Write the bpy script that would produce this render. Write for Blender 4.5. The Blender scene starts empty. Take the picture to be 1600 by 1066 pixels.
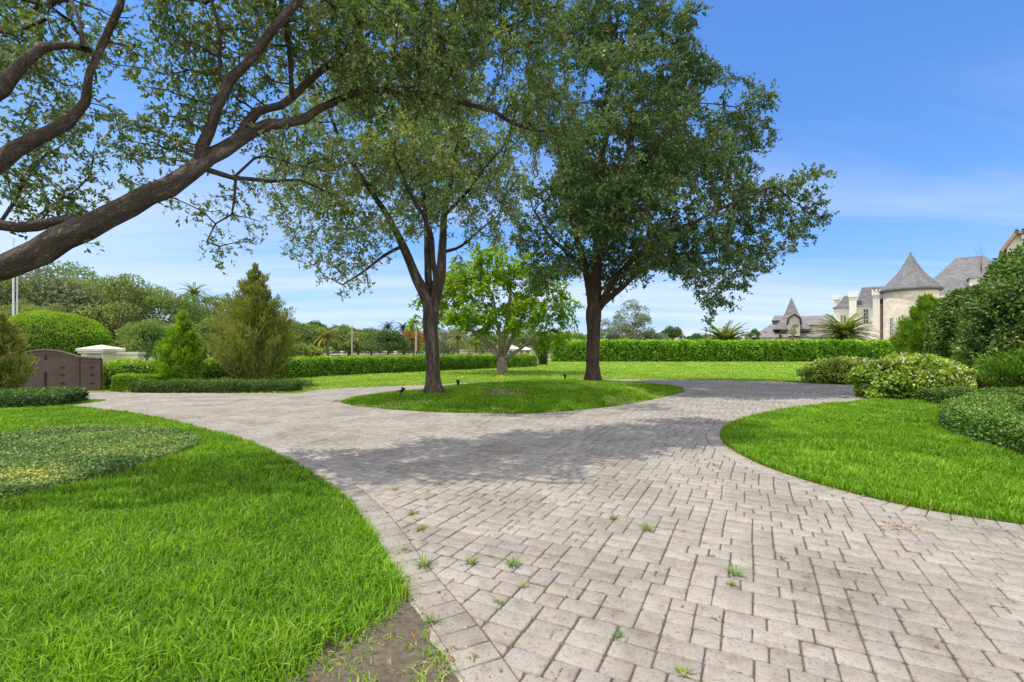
import bpy, bmesh, math, random
import numpy as np
from mathutils import Vector, noise
from mathutils.geometry import tessellate_polygon

rs = np.random.RandomState(7)
random.seed(7)
R = math.radians
C = bpy.context.scene.collection
F_PX, HOR, CAM_Z = 755.0, 545.0, 1.6

def P(px, py, d):
    return np.array([(px-800)/F_PX*d, d, CAM_Z-(py-HOR)/F_PX*d])
def G(px, py):
    d = CAM_Z*F_PX/(py-HOR)
    return ((px-800)/F_PX*d, d)

# ------------------------------------------------------------------ scene
sc = bpy.context.scene
sc.view_settings.view_transform = 'Standard'
sc.view_settings.look = 'None'
sc.view_settings.gamma = 1
sc.view_settings.exposure = 0.92
sc.render.engine = 'CYCLES'
sc.cycles.max_bounces = 7
sc.cycles.diffuse_bounces = 4
sc.cycles.transmission_bounces = 4
sc.cycles.use_denoising = True

SUN_EL, SUN_AZ = 66.0, -82.0       # azimuth from +Y, clockwise positive
sd = Vector((math.sin(R(SUN_AZ))*math.cos(R(SUN_EL)), math.cos(R(SUN_AZ))*math.cos(R(SUN_EL)), math.sin(R(SUN_EL))))
sun = bpy.data.lights.new('sun', 'SUN'); sun.energy = 2.85; sun.angle = R(0.5); sun.color = (1, .93, .82)
so = bpy.data.objects.new('sun', sun); C.objects.link(so)
so.rotation_euler = sd.to_track_quat('Z', 'Y').to_euler()

w = bpy.data.worlds.new('World'); sc.world = w; w.use_nodes = True
nt = w.node_tree; N = nt.nodes; Lk = nt.links
N.clear()
out = N.new('ShaderNodeOutputWorld'); bg = N.new('ShaderNodeBackground')
sky = N.new('ShaderNodeTexSky'); sky.sky_type = 'NISHITA'; sky.sun_disc = False
sky.sun_elevation = R(SUN_EL); sky.sun_rotation = R(SUN_AZ)
sky.air_density = 1.0; sky.dust_density = 0.25; sky.ozone_density = 1.6; sky.altitude = 0
hsv = N.new('ShaderNodeHueSaturation'); hsv.inputs['Saturation'].default_value = 1.1
Lk.new(sky.outputs[0], hsv.inputs['Color'])
tc = N.new('ShaderNodeTexCoord')
sep = N.new('ShaderNodeSeparateXYZ'); Lk.new(tc.outputs['Generated'], sep.inputs[0])
# project the view direction on a cloud layer: (x, y) / (z + .12)
az = N.new('ShaderNodeMath'); az.operation = 'ADD'; az.inputs[1].default_value = .10; Lk.new(sep.outputs['Z'], az.inputs[0])
mx = N.new('ShaderNodeMath'); mx.operation = 'MAXIMUM'; mx.inputs[1].default_value = .04; Lk.new(az.outputs[0], mx.inputs[0])
dx = N.new('ShaderNodeMath'); dx.operation = 'DIVIDE'; Lk.new(sep.outputs['X'], dx.inputs[0]); Lk.new(mx.outputs[0], dx.inputs[1])
dy = N.new('ShaderNodeMath'); dy.operation = 'DIVIDE'; Lk.new(sep.outputs['Y'], dy.inputs[0]); Lk.new(mx.outputs[0], dy.inputs[1])
cb = N.new('ShaderNodeCombineXYZ'); Lk.new(dx.outputs[0], cb.inputs[0]); Lk.new(dy.outputs[0], cb.inputs[1])
mp = N.new('ShaderNodeMapping'); mp.inputs['Scale'].default_value = (.20, 1.0, 1); mp.inputs['Rotation'].default_value = (0, 0, R(8)); mp.inputs['Location'].default_value = (3.1, 1.7, 0)
Lk.new(cb.outputs[0], mp.inputs[0])
nz = N.new('ShaderNodeTexNoise'); nz.inputs['Scale'].default_value = .75; nz.inputs['Detail'].default_value = 7; nz.inputs['Roughness'].default_value = .58
nz.inputs['Distortion'].default_value = .5
Lk.new(mp.outputs[0], nz.inputs['Vector'])
rp = N.new('ShaderNodeValToRGB'); rp.color_ramp.elements[0].position = .38; rp.color_ramp.elements[1].position = .68
Lk.new(nz.outputs[0], rp.inputs[0])
lo = N.new('ShaderNodeMapRange'); lo.inputs['From Min'].default_value = .02; lo.inputs['From Max'].default_value = .42; lo.inputs['To Min'].default_value = 1; lo.inputs['To Max'].default_value = 0
Lk.new(sep.outputs['Z'], lo.inputs['Value'])
mm = N.new('ShaderNodeMath'); mm.operation = 'MULTIPLY'; Lk.new(rp.outputs[0], mm.inputs[0]); Lk.new(lo.outputs[0], mm.inputs[1])
tint = N.new('ShaderNodeVectorMath'); tint.operation = 'MULTIPLY'; tint.inputs[1].default_value = (.45, .72, 1.23); Lk.new(hsv.outputs[0], tint.inputs[0])
den = N.new('ShaderNodeVectorMath'); den.operation = 'DIVIDE'; den.inputs[1].default_value = (9, 7, 9); Lk.new(tint.outputs[0], den.inputs[0])
den1 = N.new('ShaderNodeVectorMath'); den1.operation = 'ADD'; den1.inputs[1].default_value = (1, 1, 1); Lk.new(den.outputs[0], den1.inputs[0])
soft = N.new('ShaderNodeVectorMath'); soft.operation = 'DIVIDE'; Lk.new(tint.outputs[0], soft.inputs[0]); Lk.new(den1.outputs[0], soft.inputs[1])
mix = N.new('ShaderNodeMixRGB'); Lk.new(mm.outputs[0], mix.inputs[0]); Lk.new(soft.outputs[0], mix.inputs[1]); mix.inputs[2].default_value = (3.4, 3.6, 3.9, 1)
# broken white cloud overhead and behind the camera, unseen, added as neutral fill light
nz2 = N.new('ShaderNodeTexNoise'); nz2.inputs['Scale'].default_value = 1.6; nz2.inputs['Detail'].default_value = 6; Lk.new(tc.outputs['Generated'], nz2.inputs['Vector'])
rp2 = N.new('ShaderNodeValToRGB'); rp2.color_ramp.elements[0].position = .36; rp2.color_ramp.elements[1].position = .56; Lk.new(nz2.outputs[0], rp2.inputs[0])
hi = N.new('ShaderNodeMapRange'); hi.inputs['From Min'].default_value = .66; hi.inputs['From Max'].default_value = .82; Lk.new(sep.outputs['Z'], hi.inputs['Value'])
so_ = N.new('ShaderNodeMapRange'); so_.inputs['From Min'].default_value = -.12; so_.inputs['From Max'].default_value = -.4; Lk.new(sep.outputs['Y'], so_.inputs['Value'])
mxx = N.new('ShaderNodeMath'); mxx.operation = 'MAXIMUM'; Lk.new(hi.outputs[0], mxx.inputs[0]); Lk.new(so_.outputs[0], mxx.inputs[1])
cm = N.new('ShaderNodeMath'); cm.operation = 'MULTIPLY'; Lk.new(mxx.outputs[0], cm.inputs[0]); Lk.new(rp2.outputs[0], cm.inputs[1])
mix2 = N.new('ShaderNodeMixRGB'); Lk.new(cm.outputs[0], mix2.inputs[0]); Lk.new(mix.outputs[0], mix2.inputs[1]); mix2.inputs[2].default_value = (10.5, 10.0, 9.3, 1)
Lk.new(mix2.outputs[0], bg.inputs['Color']); bg.inputs['Strength'].default_value = .15
Lk.new(bg.outputs[0], out.inputs[0])

cam = bpy.data.cameras.new('camera'); co = bpy.data.objects.new('camera', cam); C.objects.link(co)
co.location = (0, 0, CAM_Z); co.rotation_euler = (R(90), 0, 0)
cam.sensor_width = 36; cam.lens = 36*F_PX/1600; cam.shift_y = (HOR-533)/1600
cam.clip_end = 5000; cam.clip_start = .05
sc.camera = co

# ------------------------------------------------------------------ materials
def newmat(name):
    m = bpy.data.materials.new(name); m.use_nodes = True
    m.node_tree.nodes.clear()
    return m, m.node_tree.nodes, m.node_tree.links
def ramp(n, stops, inp, l):
    r = n.new('ShaderNodeValToRGB'); e = r.color_ramp.elements
    while len(e) < len(stops): e.new(.5)
    for k, (p, c) in enumerate(stops):
        e[k].position = p; e[k].color = (*c, 1)
    l.new(inp, r.inputs[0]); return r
def leafmat(name, cols, trans=.3, rough=.45, tint=(1.25, 1.35, .6), patch=None, spec=.4):
    rough = max(.5, rough+.12); spec = spec*.55
    m, n, l = newmat(name)
    o = n.new('ShaderNodeOutputMaterial'); b = n.new('ShaderNodeBsdfPrincipled'); t = n.new('ShaderNodeBsdfTranslucent'); mxs = n.new('ShaderNodeMixShader')
    a = n.new('ShaderNodeAttribute'); a.attribute_name = 'rnd'
    k = len(cols)
    r = ramp(n, [(i/max(1, k-1), c) for i, c in enumerate(cols)], a.outputs['Fac'], l)
    col = r.outputs[0]
    if patch:
        tcn = n.new('ShaderNodeTexCoord'); q = n.new('ShaderNodeTexNoise'); q.inputs['Scale'].default_value = patch[0]; q.inputs['Detail'].default_value = 4
        l.new(tcn.outputs['Object'], q.inputs['Vector'])
        pr = ramp(n, [(.38, (0, 0, 0)), (.66, (1, 1, 1))], q.outputs[0], l)
        mc = n.new('ShaderNodeMixRGB'); l.new(pr.outputs[0], mc.inputs[0]); l.new(col, mc.inputs[1])
        mu = n.new('ShaderNodeMixRGB'); mu.blend_type = 'MULTIPLY'; mu.inputs[0].default_value = 1; l.new(col, mu.inputs[1]); mu.inputs[2].default_value = (*patch[1], 1)
        l.new(mu.outputs[0], mc.inputs[2]); col = mc.outputs[0]
    l.new(col, b.inputs['Base Color']); b.inputs['Roughness'].default_value = rough
    b.inputs['Specular IOR Level'].default_value = spec
    tm = n.new('ShaderNodeMixRGB'); tm.blend_type = 'MULTIPLY'; tm.inputs[0].default_value = 1; tm.inputs[2].default_value = (*tint, 1); l.new(col, tm.inputs[1])
    l.new(tm.outputs[0], t.inputs[0])
    mxs.inputs[0].default_value = trans
    l.new(b.outputs[0], mxs.inputs[1]); l.new(t.outputs[0], mxs.inputs[2]); l.new(mxs.outputs[0], o.inputs[0])
    return m
def surf(name, cols, scale=4, rough=.8, bump=.3, bscale=None, attr=None, stretch=(1, 1, 1), detail=6, metallic=0, dist=.02, spec=.3, coords='Object', vor=None):
    """noise coloured surface; cols: (pos, rgb) stops"""
    m, n, l = newmat(name)
    o = n.new('ShaderNodeOutputMaterial'); b = n.new('ShaderNodeBsdfPrincipled'); l.new(b.outputs[0], o.inputs[0])
    if coords == 'Object':
        tcn = n.new('ShaderNodeTexCoord'); src = tcn.outputs['Object']
    else:
        a = n.new('ShaderNodeAttribute'); a.attribute_name = coords; src = a.outputs['Vector']
    mpn = n.new('ShaderNodeMapping'); mpn.inputs['Scale'].default_value = stretch; l.new(src, mpn.inputs[0])
    q = n.new('ShaderNodeTexNoise'); q.inputs['Scale'].default_value = scale; q.inputs['Detail'].default_value = detail; q.inputs['Roughness'].default_value = .6
    l.new(mpn.outputs[0], q.inputs['Vector'])
    r = ramp(n, cols, q.outputs[0], l); col = r.outputs[0]
    b.inputs['Roughness'].default_value = rough; b.inputs['Metallic'].default_value = metallic; b.inputs['Specular IOR Level'].default_value = spec
    l.new(col, b.inputs['Base Color'])
    if bump:
        bn = n.new('ShaderNodeBump'); bn.inputs['Strength'].default_value = bump; bn.inputs['Distance'].default_value = dist
        if vor:
            v = n.new('ShaderNodeTexVoronoi'); v.inputs['Scale'].default_value = vor; v.feature = 'DISTANCE_TO_EDGE'
            q3 = n.new('ShaderNodeMixRGB'); q3.blend_type = 'ADD'; q3.inputs[0].default_value = .28
            l.new(mpn.outputs[0], q3.inputs[1]); l.new(q.outputs[1], q3.inputs[2]); l.new(q3.outputs[0], v.inputs['Vector'])
            vr = ramp(n, [(0, (0, 0, 0)), (.25, (1, 1, 1))], v.outputs[0], l)
            ad = n.new('ShaderNodeMixRGB'); ad.blend_type = 'MULTIPLY'; ad.inputs[0].default_value = .8; l.new(q.outputs[0], ad.inputs[1]); l.new(vr.outputs[0], ad.inputs[2])
            l.new(ad.outputs[0], bn.inputs['Height'])
            cr = ramp(n, [(0, (.38, .34, .30)), (.16, (1, 1, 1))], v.outputs[0], l); cm_ = n.new('ShaderNodeMixRGB'); cm_.blend_type = 'MULTIPLY'; cm_.inputs[0].default_value = .85
            l.new(col, cm_.inputs[1]); l.new(cr.outputs[0], cm_.inputs[2]); l.new(cm_.outputs[0], b.inputs['Base Color'])
        else:
            q2 = n.new('ShaderNodeTexNoise'); q2.inputs['Scale'].default_value = bscale or scale*4; q2.inputs['Detail'].default_value = 6
            l.new(mpn.outputs[0], q2.inputs['Vector']); l.new(q2.outputs[0], bn.inputs['Height'])
        l.new(bn.outputs[0], b.inputs['Normal'])
    return m

M = {}
M['paver'], n, l = newmat('paver concrete')
def _paver():
    o = n.new('ShaderNodeOutputMaterial'); b = n.new('ShaderNodeBsdfPrincipled'); l.new(b.outputs[0], o.inputs[0])
    a = n.new('ShaderNodeAttribute'); a.attribute_name = 'rnd'
    base = ramp(n, [(0, (.252, .233, .206)), (.3, (.280, .257, .226)), (.6, (.296, .276, .246)), (.85, (.270, .258, .236)), (1, (.318, .296, .264))], a.outputs['Fac'], l)
    t = n.new('ShaderNodeTexCoord')
    def noi(s, d=5):
        q = n.new('ShaderNodeTexNoise'); q.inputs['Scale'].default_value = s; q.inputs['Detail'].default_value = d; l.new(t.outputs['Object'], q.inputs['Vector']); return q
    def mul(c, f, stops, fac=1):
        r = ramp(n, stops, f, l); m_ = n.new('ShaderNodeMixRGB'); m_.blend_type = 'MULTIPLY'; m_.inputs[0].default_value = fac
        l.new(c, m_.inputs[1]); l.new(r.outputs[0], m_.inputs[2]); return m_.outputs[0]
    c = mul(base.outputs[0], noi(1.1).outputs[0], [(.35, (.80, .79, .77)), (.6, (1.06, 1.05, 1.04))])
    c = mul(c, noi(9).outputs[0], [(.34, (.84, .81, .77)), (.5, (1, 1, 1))])
    c = mul(c, noi(260, 2).outputs[0], [(.34, (.62, .60, .58)), (.5, (1, 1, 1)), (.72, (1.22, 1.21, 1.2))])
    c = mul(c, noi(38, 4).outputs[0], [(.3, (.70, .66, .60)), (.46, (1, 1, 1))])
    l.new(c, b.inputs['Base Color']); b.inputs['Roughness'].default_value = .88; b.inputs['Specular IOR Level'].default_value = .25
    bn = n.new('ShaderNodeBump'); bn.inputs['Strength'].default_value = .5; bn.inputs['Distance'].default_value = .004
    l.new(noi(120, 6).outputs[0], bn.inputs['Height']); l.new(bn.outputs[0], b.inputs['Normal'])
_paver()
M['sand'] = surf('joint sand', [(.35, (.065, .053, .038)), (.7, (.135, .112, .078))], 30, .95, .5)
M['soil'] = surf('bare soil', [(.3, (.045, .034, .025)), (.5, (.12, .095, .072)), (.66, (.26, .225, .19))], 16, .95, .9, 40, dist=.03)
M['turf'] = surf('turf base', [(.3, (.02, .05, .008)), (.55, (.035, .10, .012)), (.75, (.06, .15, .02))], 1.2, .95, .6, 30)
M['turf_far'] = surf('far turf base', [(.3, (.11, .27, .010)), (.55, (.16, .37, .014)), (.75, (.21, .43, .02))], 1.0, .95, .5, 30)
M['farground'] = surf('far ground', [(.3, (.13, .14, .07)), (.6, (.19, .18, .12)), (.8, (.24, .22, .17))], .3, .95, .3, 3)
M['mulch'] = surf('mulch', [(.3, (.05, .035, .022)), (.6, (.13, .09, .055)), (.8, (.22, .17, .11))], 12, .95, .9, 50)
M['concrete'] = surf('weathered concrete', [(.3, (.12, .10, .08)), (.55, (.27, .24, .2)), (.8, (.4, .37, .33))], 14, .9, .8, 60)
M['grass'] = leafmat('grass blades', [(.07, .18, .014), (.13, .285, .016), (.205, .385, .02), (.30, .48, .035), (.55, .55, .20)], .42, .5, (1.15, 1.2, .5), (.55, (.74, .78, .72)), .25)
M['weedmat'] = leafmat('weed blades', [(.06, .14, .02), (.12, .23, .035), (.30, .30, .08)], .3, .5, (1.2, 1.2, .5))
M['dry'] = leafmat('dry leaves', [(.07, .04, .022), (.24, .13, .07), (.40, .27, .16), (.15, .06, .03), (.52, .42, .29)], .12, .7, (1, .8, .5))
M['moss'] = leafmat('moss', [(.05, .09, .02), (.12, .22, .03), (.18, .30, .04), (.09, .07, .035)], .1, .8, (1, 1, .5))
M['oak'] = leafmat('oak leaves', [(0.067, 0.12, 0.041), (0.103, 0.181, 0.055), (0.155, 0.241, 0.077), (0.228, 0.275, 0.116), (0.297, 0.255, 0.105)], .25, .40, (1.35, 1.35, .55))
M['oak_olive'] = leafmat('olive oak leaves', [(0.082, 0.141, 0.053), (0.141, 0.226, 0.074), (0.219, 0.306, 0.11), (0.312, 0.363, 0.154), (0.353, 0.317, 0.132)], .3, .42, (1.35, 1.35, .55))
M['oak_deep'] = leafmat('dense oak leaves', [(0.048, 0.093, 0.04), (0.071, 0.135, 0.05), (0.103, 0.176, 0.068), (0.161, 0.201, 0.075), (0.206, 0.16, 0.061)], .24, .36, (1.3, 1.4, .6), None, .5)
M['lime'] = leafmat('lime leaves', [(0.09, 0.183, 0.009), (0.157, 0.288, 0.011), (0.247, 0.384, 0.016), (0.371, 0.461, 0.032)], .42, .45, (1.2, 1.2, .5))
M['clusia'] = leafmat('clusia leaves', [(0.084, 0.184, 0.015), (0.142, 0.296, 0.024), (0.236, 0.436, 0.029), (0.376, 0.594, 0.04)], .25, .35, (1.3, 1.3, .5), None, .5)
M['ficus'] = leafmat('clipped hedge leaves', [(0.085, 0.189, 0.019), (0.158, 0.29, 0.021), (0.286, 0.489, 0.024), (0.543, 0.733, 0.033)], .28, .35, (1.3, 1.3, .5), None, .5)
M['yellowhedge'] = leafmat('yellow green hedge leaves', [(0.072, 0.168, 0.012), (0.144, 0.3, 0.014), (0.264, 0.432, 0.02), (0.36, 0.504, 0.05)], .3, .4, (1.2, 1.2, .5))
M['domeleaf'] = leafmat('dome leaves', [(0.092, 0.172, 0.02), (0.145, 0.29, 0.015), (0.264, 0.449, 0.015), (0.343, 0.488, 0.05)], .3, .42, (1.2, 1.2, .5), (.8, (.75, .72, .9)))
M['jasmine'] = leafmat('dark glossy low leaves', [(0.034, 0.08, 0.013), (0.054, 0.121, 0.015), (0.083, 0.175, 0.019), (0.167, 0.269, 0.032)], .18, .28, (1.2, 1.3, .5), None, .7)
M['cover'] = leafmat('ground cover leaves', [(0.066, 0.14, 0.037), (0.112, 0.208, 0.055), (0.172, 0.278, 0.065), (0.317, 0.403, 0.084), (0.581, 0.529, 0.185)], .2, .4, (1.2, 1.2, .5), (1.3, (1.15, 1.0, .7)), .5)
M['variegated'] = leafmat('pale mottled leaves', [(0.089, 0.184, 0.018), (0.178, 0.303, 0.032), (0.331, 0.434, 0.054), (0.585, 0.592, 0.135), (0.457, 0.224, 0.063)], .3, .4, (1.2, 1.2, .5))
M['petal'] = leafmat('cream petals', [(0.651, 0.616, 0.414), (0.777, 0.748, 0.575), (0.651, 0.484, 0.391)], .25, .6, (1, .95, .8))
M['cypress'] = leafmat('bright conifer sprays', [(0.081, 0.165, 0.012), (0.134, 0.267, 0.016), (0.216, 0.356, 0.02), (0.297, 0.42, 0.035)], .3, .55, (1.2, 1.2, .5))
M['darkjuniper'] = leafmat('dark conifer sprays', [(0.051, 0.135, 0.015), (0.094, 0.22, 0.02), (0.152, 0.304, 0.03), (0.22, 0.372, 0.04)], .25, .55, (1.2, 1.2, .5))
M['bronze'] = leafmat('bronzed conifer sprays', [(0.101, 0.151, 0.033), (0.162, 0.224, 0.039), (0.223, 0.291, 0.05), (0.274, 0.28, 0.077), (0.264, 0.179, 0.066)], .28, .6, (1.2, 1.1, .5))
M['big_shrub'] = leafmat('broad shrub leaves', [(0.047, 0.098, 0.022), (0.079, 0.155, 0.026), (0.128, 0.211, 0.034), (0.209, 0.28, 0.067), (0.16, 0.098, 0.04)], .22, .36, (1.3, 1.3, .5), None, .5)
M['far_a'] = leafmat('far leaves olive', [(0.085, 0.128, 0.04), (0.14, 0.192, 0.057), (0.206, 0.264, 0.075), (0.297, 0.337, 0.12)], .3, .45, (1.25, 1.25, .6))
M['far_b'] = leafmat('far leaves green', [(0.071, 0.13, 0.034), (0.109, 0.189, 0.045), (0.171, 0.261, 0.057), (0.233, 0.32, 0.08)], .3, .45, (1.25, 1.25, .6))
M['far_c'] = leafmat('far leaves grey', [(0.09, 0.129, 0.065), (0.14, 0.18, 0.094), (0.204, 0.245, 0.142), (0.306, 0.336, 0.213)], .3, .45, (1.2, 1.2, .7))
M['far_d'] = leafmat('far leaves dark', [(0.035, 0.074, 0.022), (0.056, 0.115, 0.028), (0.084, 0.149, 0.039), (0.112, 0.189, 0.05)], .2, .45, (1.25, 1.25, .6))
M['far_o'] = leafmat('far orange blossom', [(0.09, 0.128, 0.027), (0.27, 0.2, 0.041), (0.413, 0.256, 0.054), (0.15, 0.16, 0.036)], .3, .5, (1.1, 1, .5))
M['far_y'] = leafmat('far yellow leaves', [(.15, .25, .03), (.27, .36, .05), (.40, .45, .09)], .3, .5, (1.1, 1.1, .5))
M['palm'] = leafmat('palm leaflets', [(0.13, 0.195, 0.042), (0.221, 0.286, 0.06), (0.338, 0.377, 0.096), (0.468, 0.429, 0.144)], .25, .4, (1.2, 1.2, .5))
M['palm_gold'] = leafmat('golden palm leaflets', [(.14, .17, .03), (.36, .32, .06), (.52, .40, .12)], .25, .45, (1.1, 1.1, .5))
M['palm_dark'] = leafmat('dark palm leaflets', [(.03, .07, .03), (.05, .10, .04), (.08, .13, .05)], .2, .4, (1.2, 1.2, .5))
M['bark'] = surf('oak bark', [(.3, (.042, .032, .025)), (.48, (.10, .079, .060)), (.58, (.17, .142, .115)), (.72, (.30, .27, .235))], 7, .92, 1.0, coords='bk', dist=.05, vor=44)
M['bark_dark'] = surf('dark oak bark', [(.25, (.035, .025, .019)), (.48, (.095, .068, .050)), (.66, (.15, .118, .09)), (.85, (.24, .205, .17))], 7, .92, 1.0, coords='bk', dist=.045, vor=40)
M['bark_pale'] = surf('pale bark', [(.3, (.14, .11, .08)), (.5, (.30, .25, .19)), (.7, (.46, .41, .34))], 4, .85, .5, coords='bk', dist=.02, vor=10)
M['bark_far'] = surf('far bark', [(.3, (.07, .055, .04)), (.7, (.19, .16, .13))], 5, .9, .3)
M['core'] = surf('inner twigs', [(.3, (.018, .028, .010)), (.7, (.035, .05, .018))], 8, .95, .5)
M['stucco'] = surf('cream stucco', [(.3, (.62, .56, .44)), (.7, (.72, .66, .54))], 2, .85, .2, 30)
M['white'] = surf('white painted masonry', [(.3, (.68, .63, .55)), (.7, (.77, .72, .64))], 1.2, .8, .1, 20)
M['cream'] = surf('cream painted stone', [(.3, (.56, .54, .42)), (.7, (.66, .64, .52))], 2, .8, .15, 30)
M['glass'] = surf('window glass', [(.3, (.02, .025, .03)), (.7, (.035, .04, .05))], 1, .12, 0, spec=.6)
M['framew'] = surf('window frame', [(.3, (.55, .53, .48)), (.7, (.62, .6, .55))], 3, .6, 0)
M['metal'] = surf('bronze painted metal', [(.3, (.060, .038, .028)), (.7, (.090, .060, .045))], 2, .42, .08, 10, metallic=.25, spec=.5)
M['black'] = surf('black metal', [(.3, (.012, .011, .010)), (.7, (.03, .028, .026))], 6, .5, .1)
M['pole'] = surf('concrete pole', [(.3, (.30, .27, .22)), (.7, (.42, .38, .32))], 3, .85, .1)
M['galv'] = surf('galvanised pole', [(.3, (.50, .53, .56)), (.7, (.64, .66, .68))], 3, .5, 0, metallic=.2)
M['green_metal'] = surf('dark green post paint', [(.3, (.02, .05, .04)), (.7, (.03, .075, .06))], 3, .5, 0)
M['red'] = surf('red cloth', [(.3, (.40, .03, .035)), (.7, (.46, .05, .05))], 3, .8, 0)
M['whitecloth'] = surf('white cloth', [(.3, (.72, .72, .72)), (.7, (.78, .78, .78))], 3, .8, 0)
M['blue'] = surf('blue cloth', [(.3, (.02, .03, .15)), (.7, (.03, .045, .2))], 3, .8, 0)
M['bulb'] = surf('lamp lens', [(.3, (.3, .3, .28)), (.7, (.4, .4, .38))], 3, .15, 0)
M['terracotta'] = surf('barrel tile', [(.3, (.26, .15, .10)), (.7, (.42, .28, .20))], 3, .8, .3)
M['palegrey'] = surf('pale roof', [(.3, (.5, .5, .48)), (.7, (.62, .62, .6))], 1, .7, 0)

def brickmat(name, c1, c2, mort, bw, rh, mortar=.02, rough=.8, var=.5, bump=.4):
    m, n, l = newmat(name)
    o = n.new('ShaderNodeOutputMaterial'); b = n.new('ShaderNodeBsdfPrincipled'); l.new(b.outputs[0], o.inputs[0])
    a = n.new('ShaderNodeAttribute'); a.attribute_name = 'uvw'
    k = n.new('ShaderNodeTexBrick'); k.inputs['Scale'].default_value = 1; k.inputs['Brick Width'].default_value = bw; k.inputs['Row Height'].default_value = rh
    k.inputs['Mortar Size'].default_value = mortar; k.inputs['Color1'].default_value = (*c1, 1); k.inputs['Color2'].default_value = (*c2, 1); k.inputs['Mortar'].default_value = (*mort, 1)
    l.new(a.outputs['Vector'], k.inputs['Vector'])
    q = n.new('ShaderNodeTexNoise'); q.inputs['Scale'].default_value = .9; q.inputs['Detail'].default_value = 6; l.new(a.outputs['Vector'], q.inputs['Vector'])
    r = ramp(n, [(.3, (1-var*.5,)*3), (.7, (1+var*.3,)*3)], q.outputs[0], l)
    m_ = n.new('ShaderNodeMixRGB'); m_.blend_type = 'MULTIPLY'; m_.inputs[0].default_value = 1; l.new(k.outputs[0], m_.inputs[1]); l.new(r.outputs[0], m_.inputs[2])
    l.new(m_.outputs[0], b.inputs['Base Color']); b.inputs['Roughness'].default_value = rough
    bn = n.new('ShaderNodeBump'); bn.inputs['Strength'].default_value = bump; bn.inputs['Distance'].default_value = .03; l.new(k.outputs[0], bn.inputs['Height']); l.new(bn.outputs[0], b.inputs['Normal'])
    return m
M['slate'] = brickmat('grey slate shingles', (.105, .106, .11), (.165, .163, .165), (.07, .07, .07), .45, .22, .015)
M['stone'] = brickmat('cream stone blocks', (.58, .50, .39), (.74, .65, .52), (.50, .44, .35), .7, .32, .018, .85, .35)
M['slate_far'] = brickmat('mauve grey shingles', (.135, .128, .125), (.19, .182, .176), (.10, .098, .095), .6, .3, .015)

# ------------------------------------------------------------------ objects and meshes
def link(o, parent=None):
    C.objects.link(o)
    if parent is not None:
        o.parent = parent
        o.matrix_parent_inverse.identity()
    return o
def tag(o, label=None, cat=None, group=None, kind=None):
    if label: o['label'] = label
    if cat: o['category'] = cat
    if group: o['group'] = group
    if kind: o['kind'] = kind
    return o
def empty(name, loc, label, cat, group=None):
    o = bpy.data.objects.new(name, None); link(o); o.location = loc; o.empty_display_size = .2
    return tag(o, label, cat, group)
def mk(name, V, faces, mat, parent=None, rnd=None, smooth=False, vattr=None, origin=None):
    """V (n,3) world; faces: list of int arrays (k,m); parent world location is subtracted"""
    V = np.asarray(V, dtype=np.float64).reshape(-1, 3)
    off = np.zeros(3)
    q = parent
    while q is not None:
        off += np.array(q.location); q = q.parent
    if origin is not None and parent is None: off = np.array(origin, dtype=float)
    me = bpy.data.meshes.new(name)
    faces = [np.asarray(f, dtype=np.int32) for f in faces if len(f)]
    me.vertices.add(len(V)); me.vertices.foreach_set('co', (V-off).astype(np.float32).ravel())
    loops = np.concatenate([f.ravel() for f in faces]); tot = np.concatenate([np.full(len(f), f.shape[1], np.int32) for f in faces])
    me.loops.add(len(loops)); me.loops.foreach_set('vertex_index', loops)
    me.polygons.add(len(tot)); me.polygons.foreach_set('loop_start', np.concatenate([[0], np.cumsum(tot)[:-1]]).astype(np.int32))
    if smooth: me.polygons.foreach_set('use_smooth', np.ones(len(tot), bool))
    me.update(calc_edges=True)
    if rnd is not None:
        a = me.attributes.new('rnd', 'FLOAT', 'FACE'); a.data.foreach_set('value', np.asarray(rnd, np.float32))
    if vattr is not None:
        a = me.attributes.new(vattr[0], 'FLOAT_VECTOR', 'POINT'); a.data.foreach_set('vector', np.asarray(vattr[1], np.float32).ravel())
    if mat: me.materials.append(mat)
    o = bpy.data.objects.new(name, me); link(o, parent)
    if origin is not None and parent is None: o.location = origin
    return o

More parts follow.
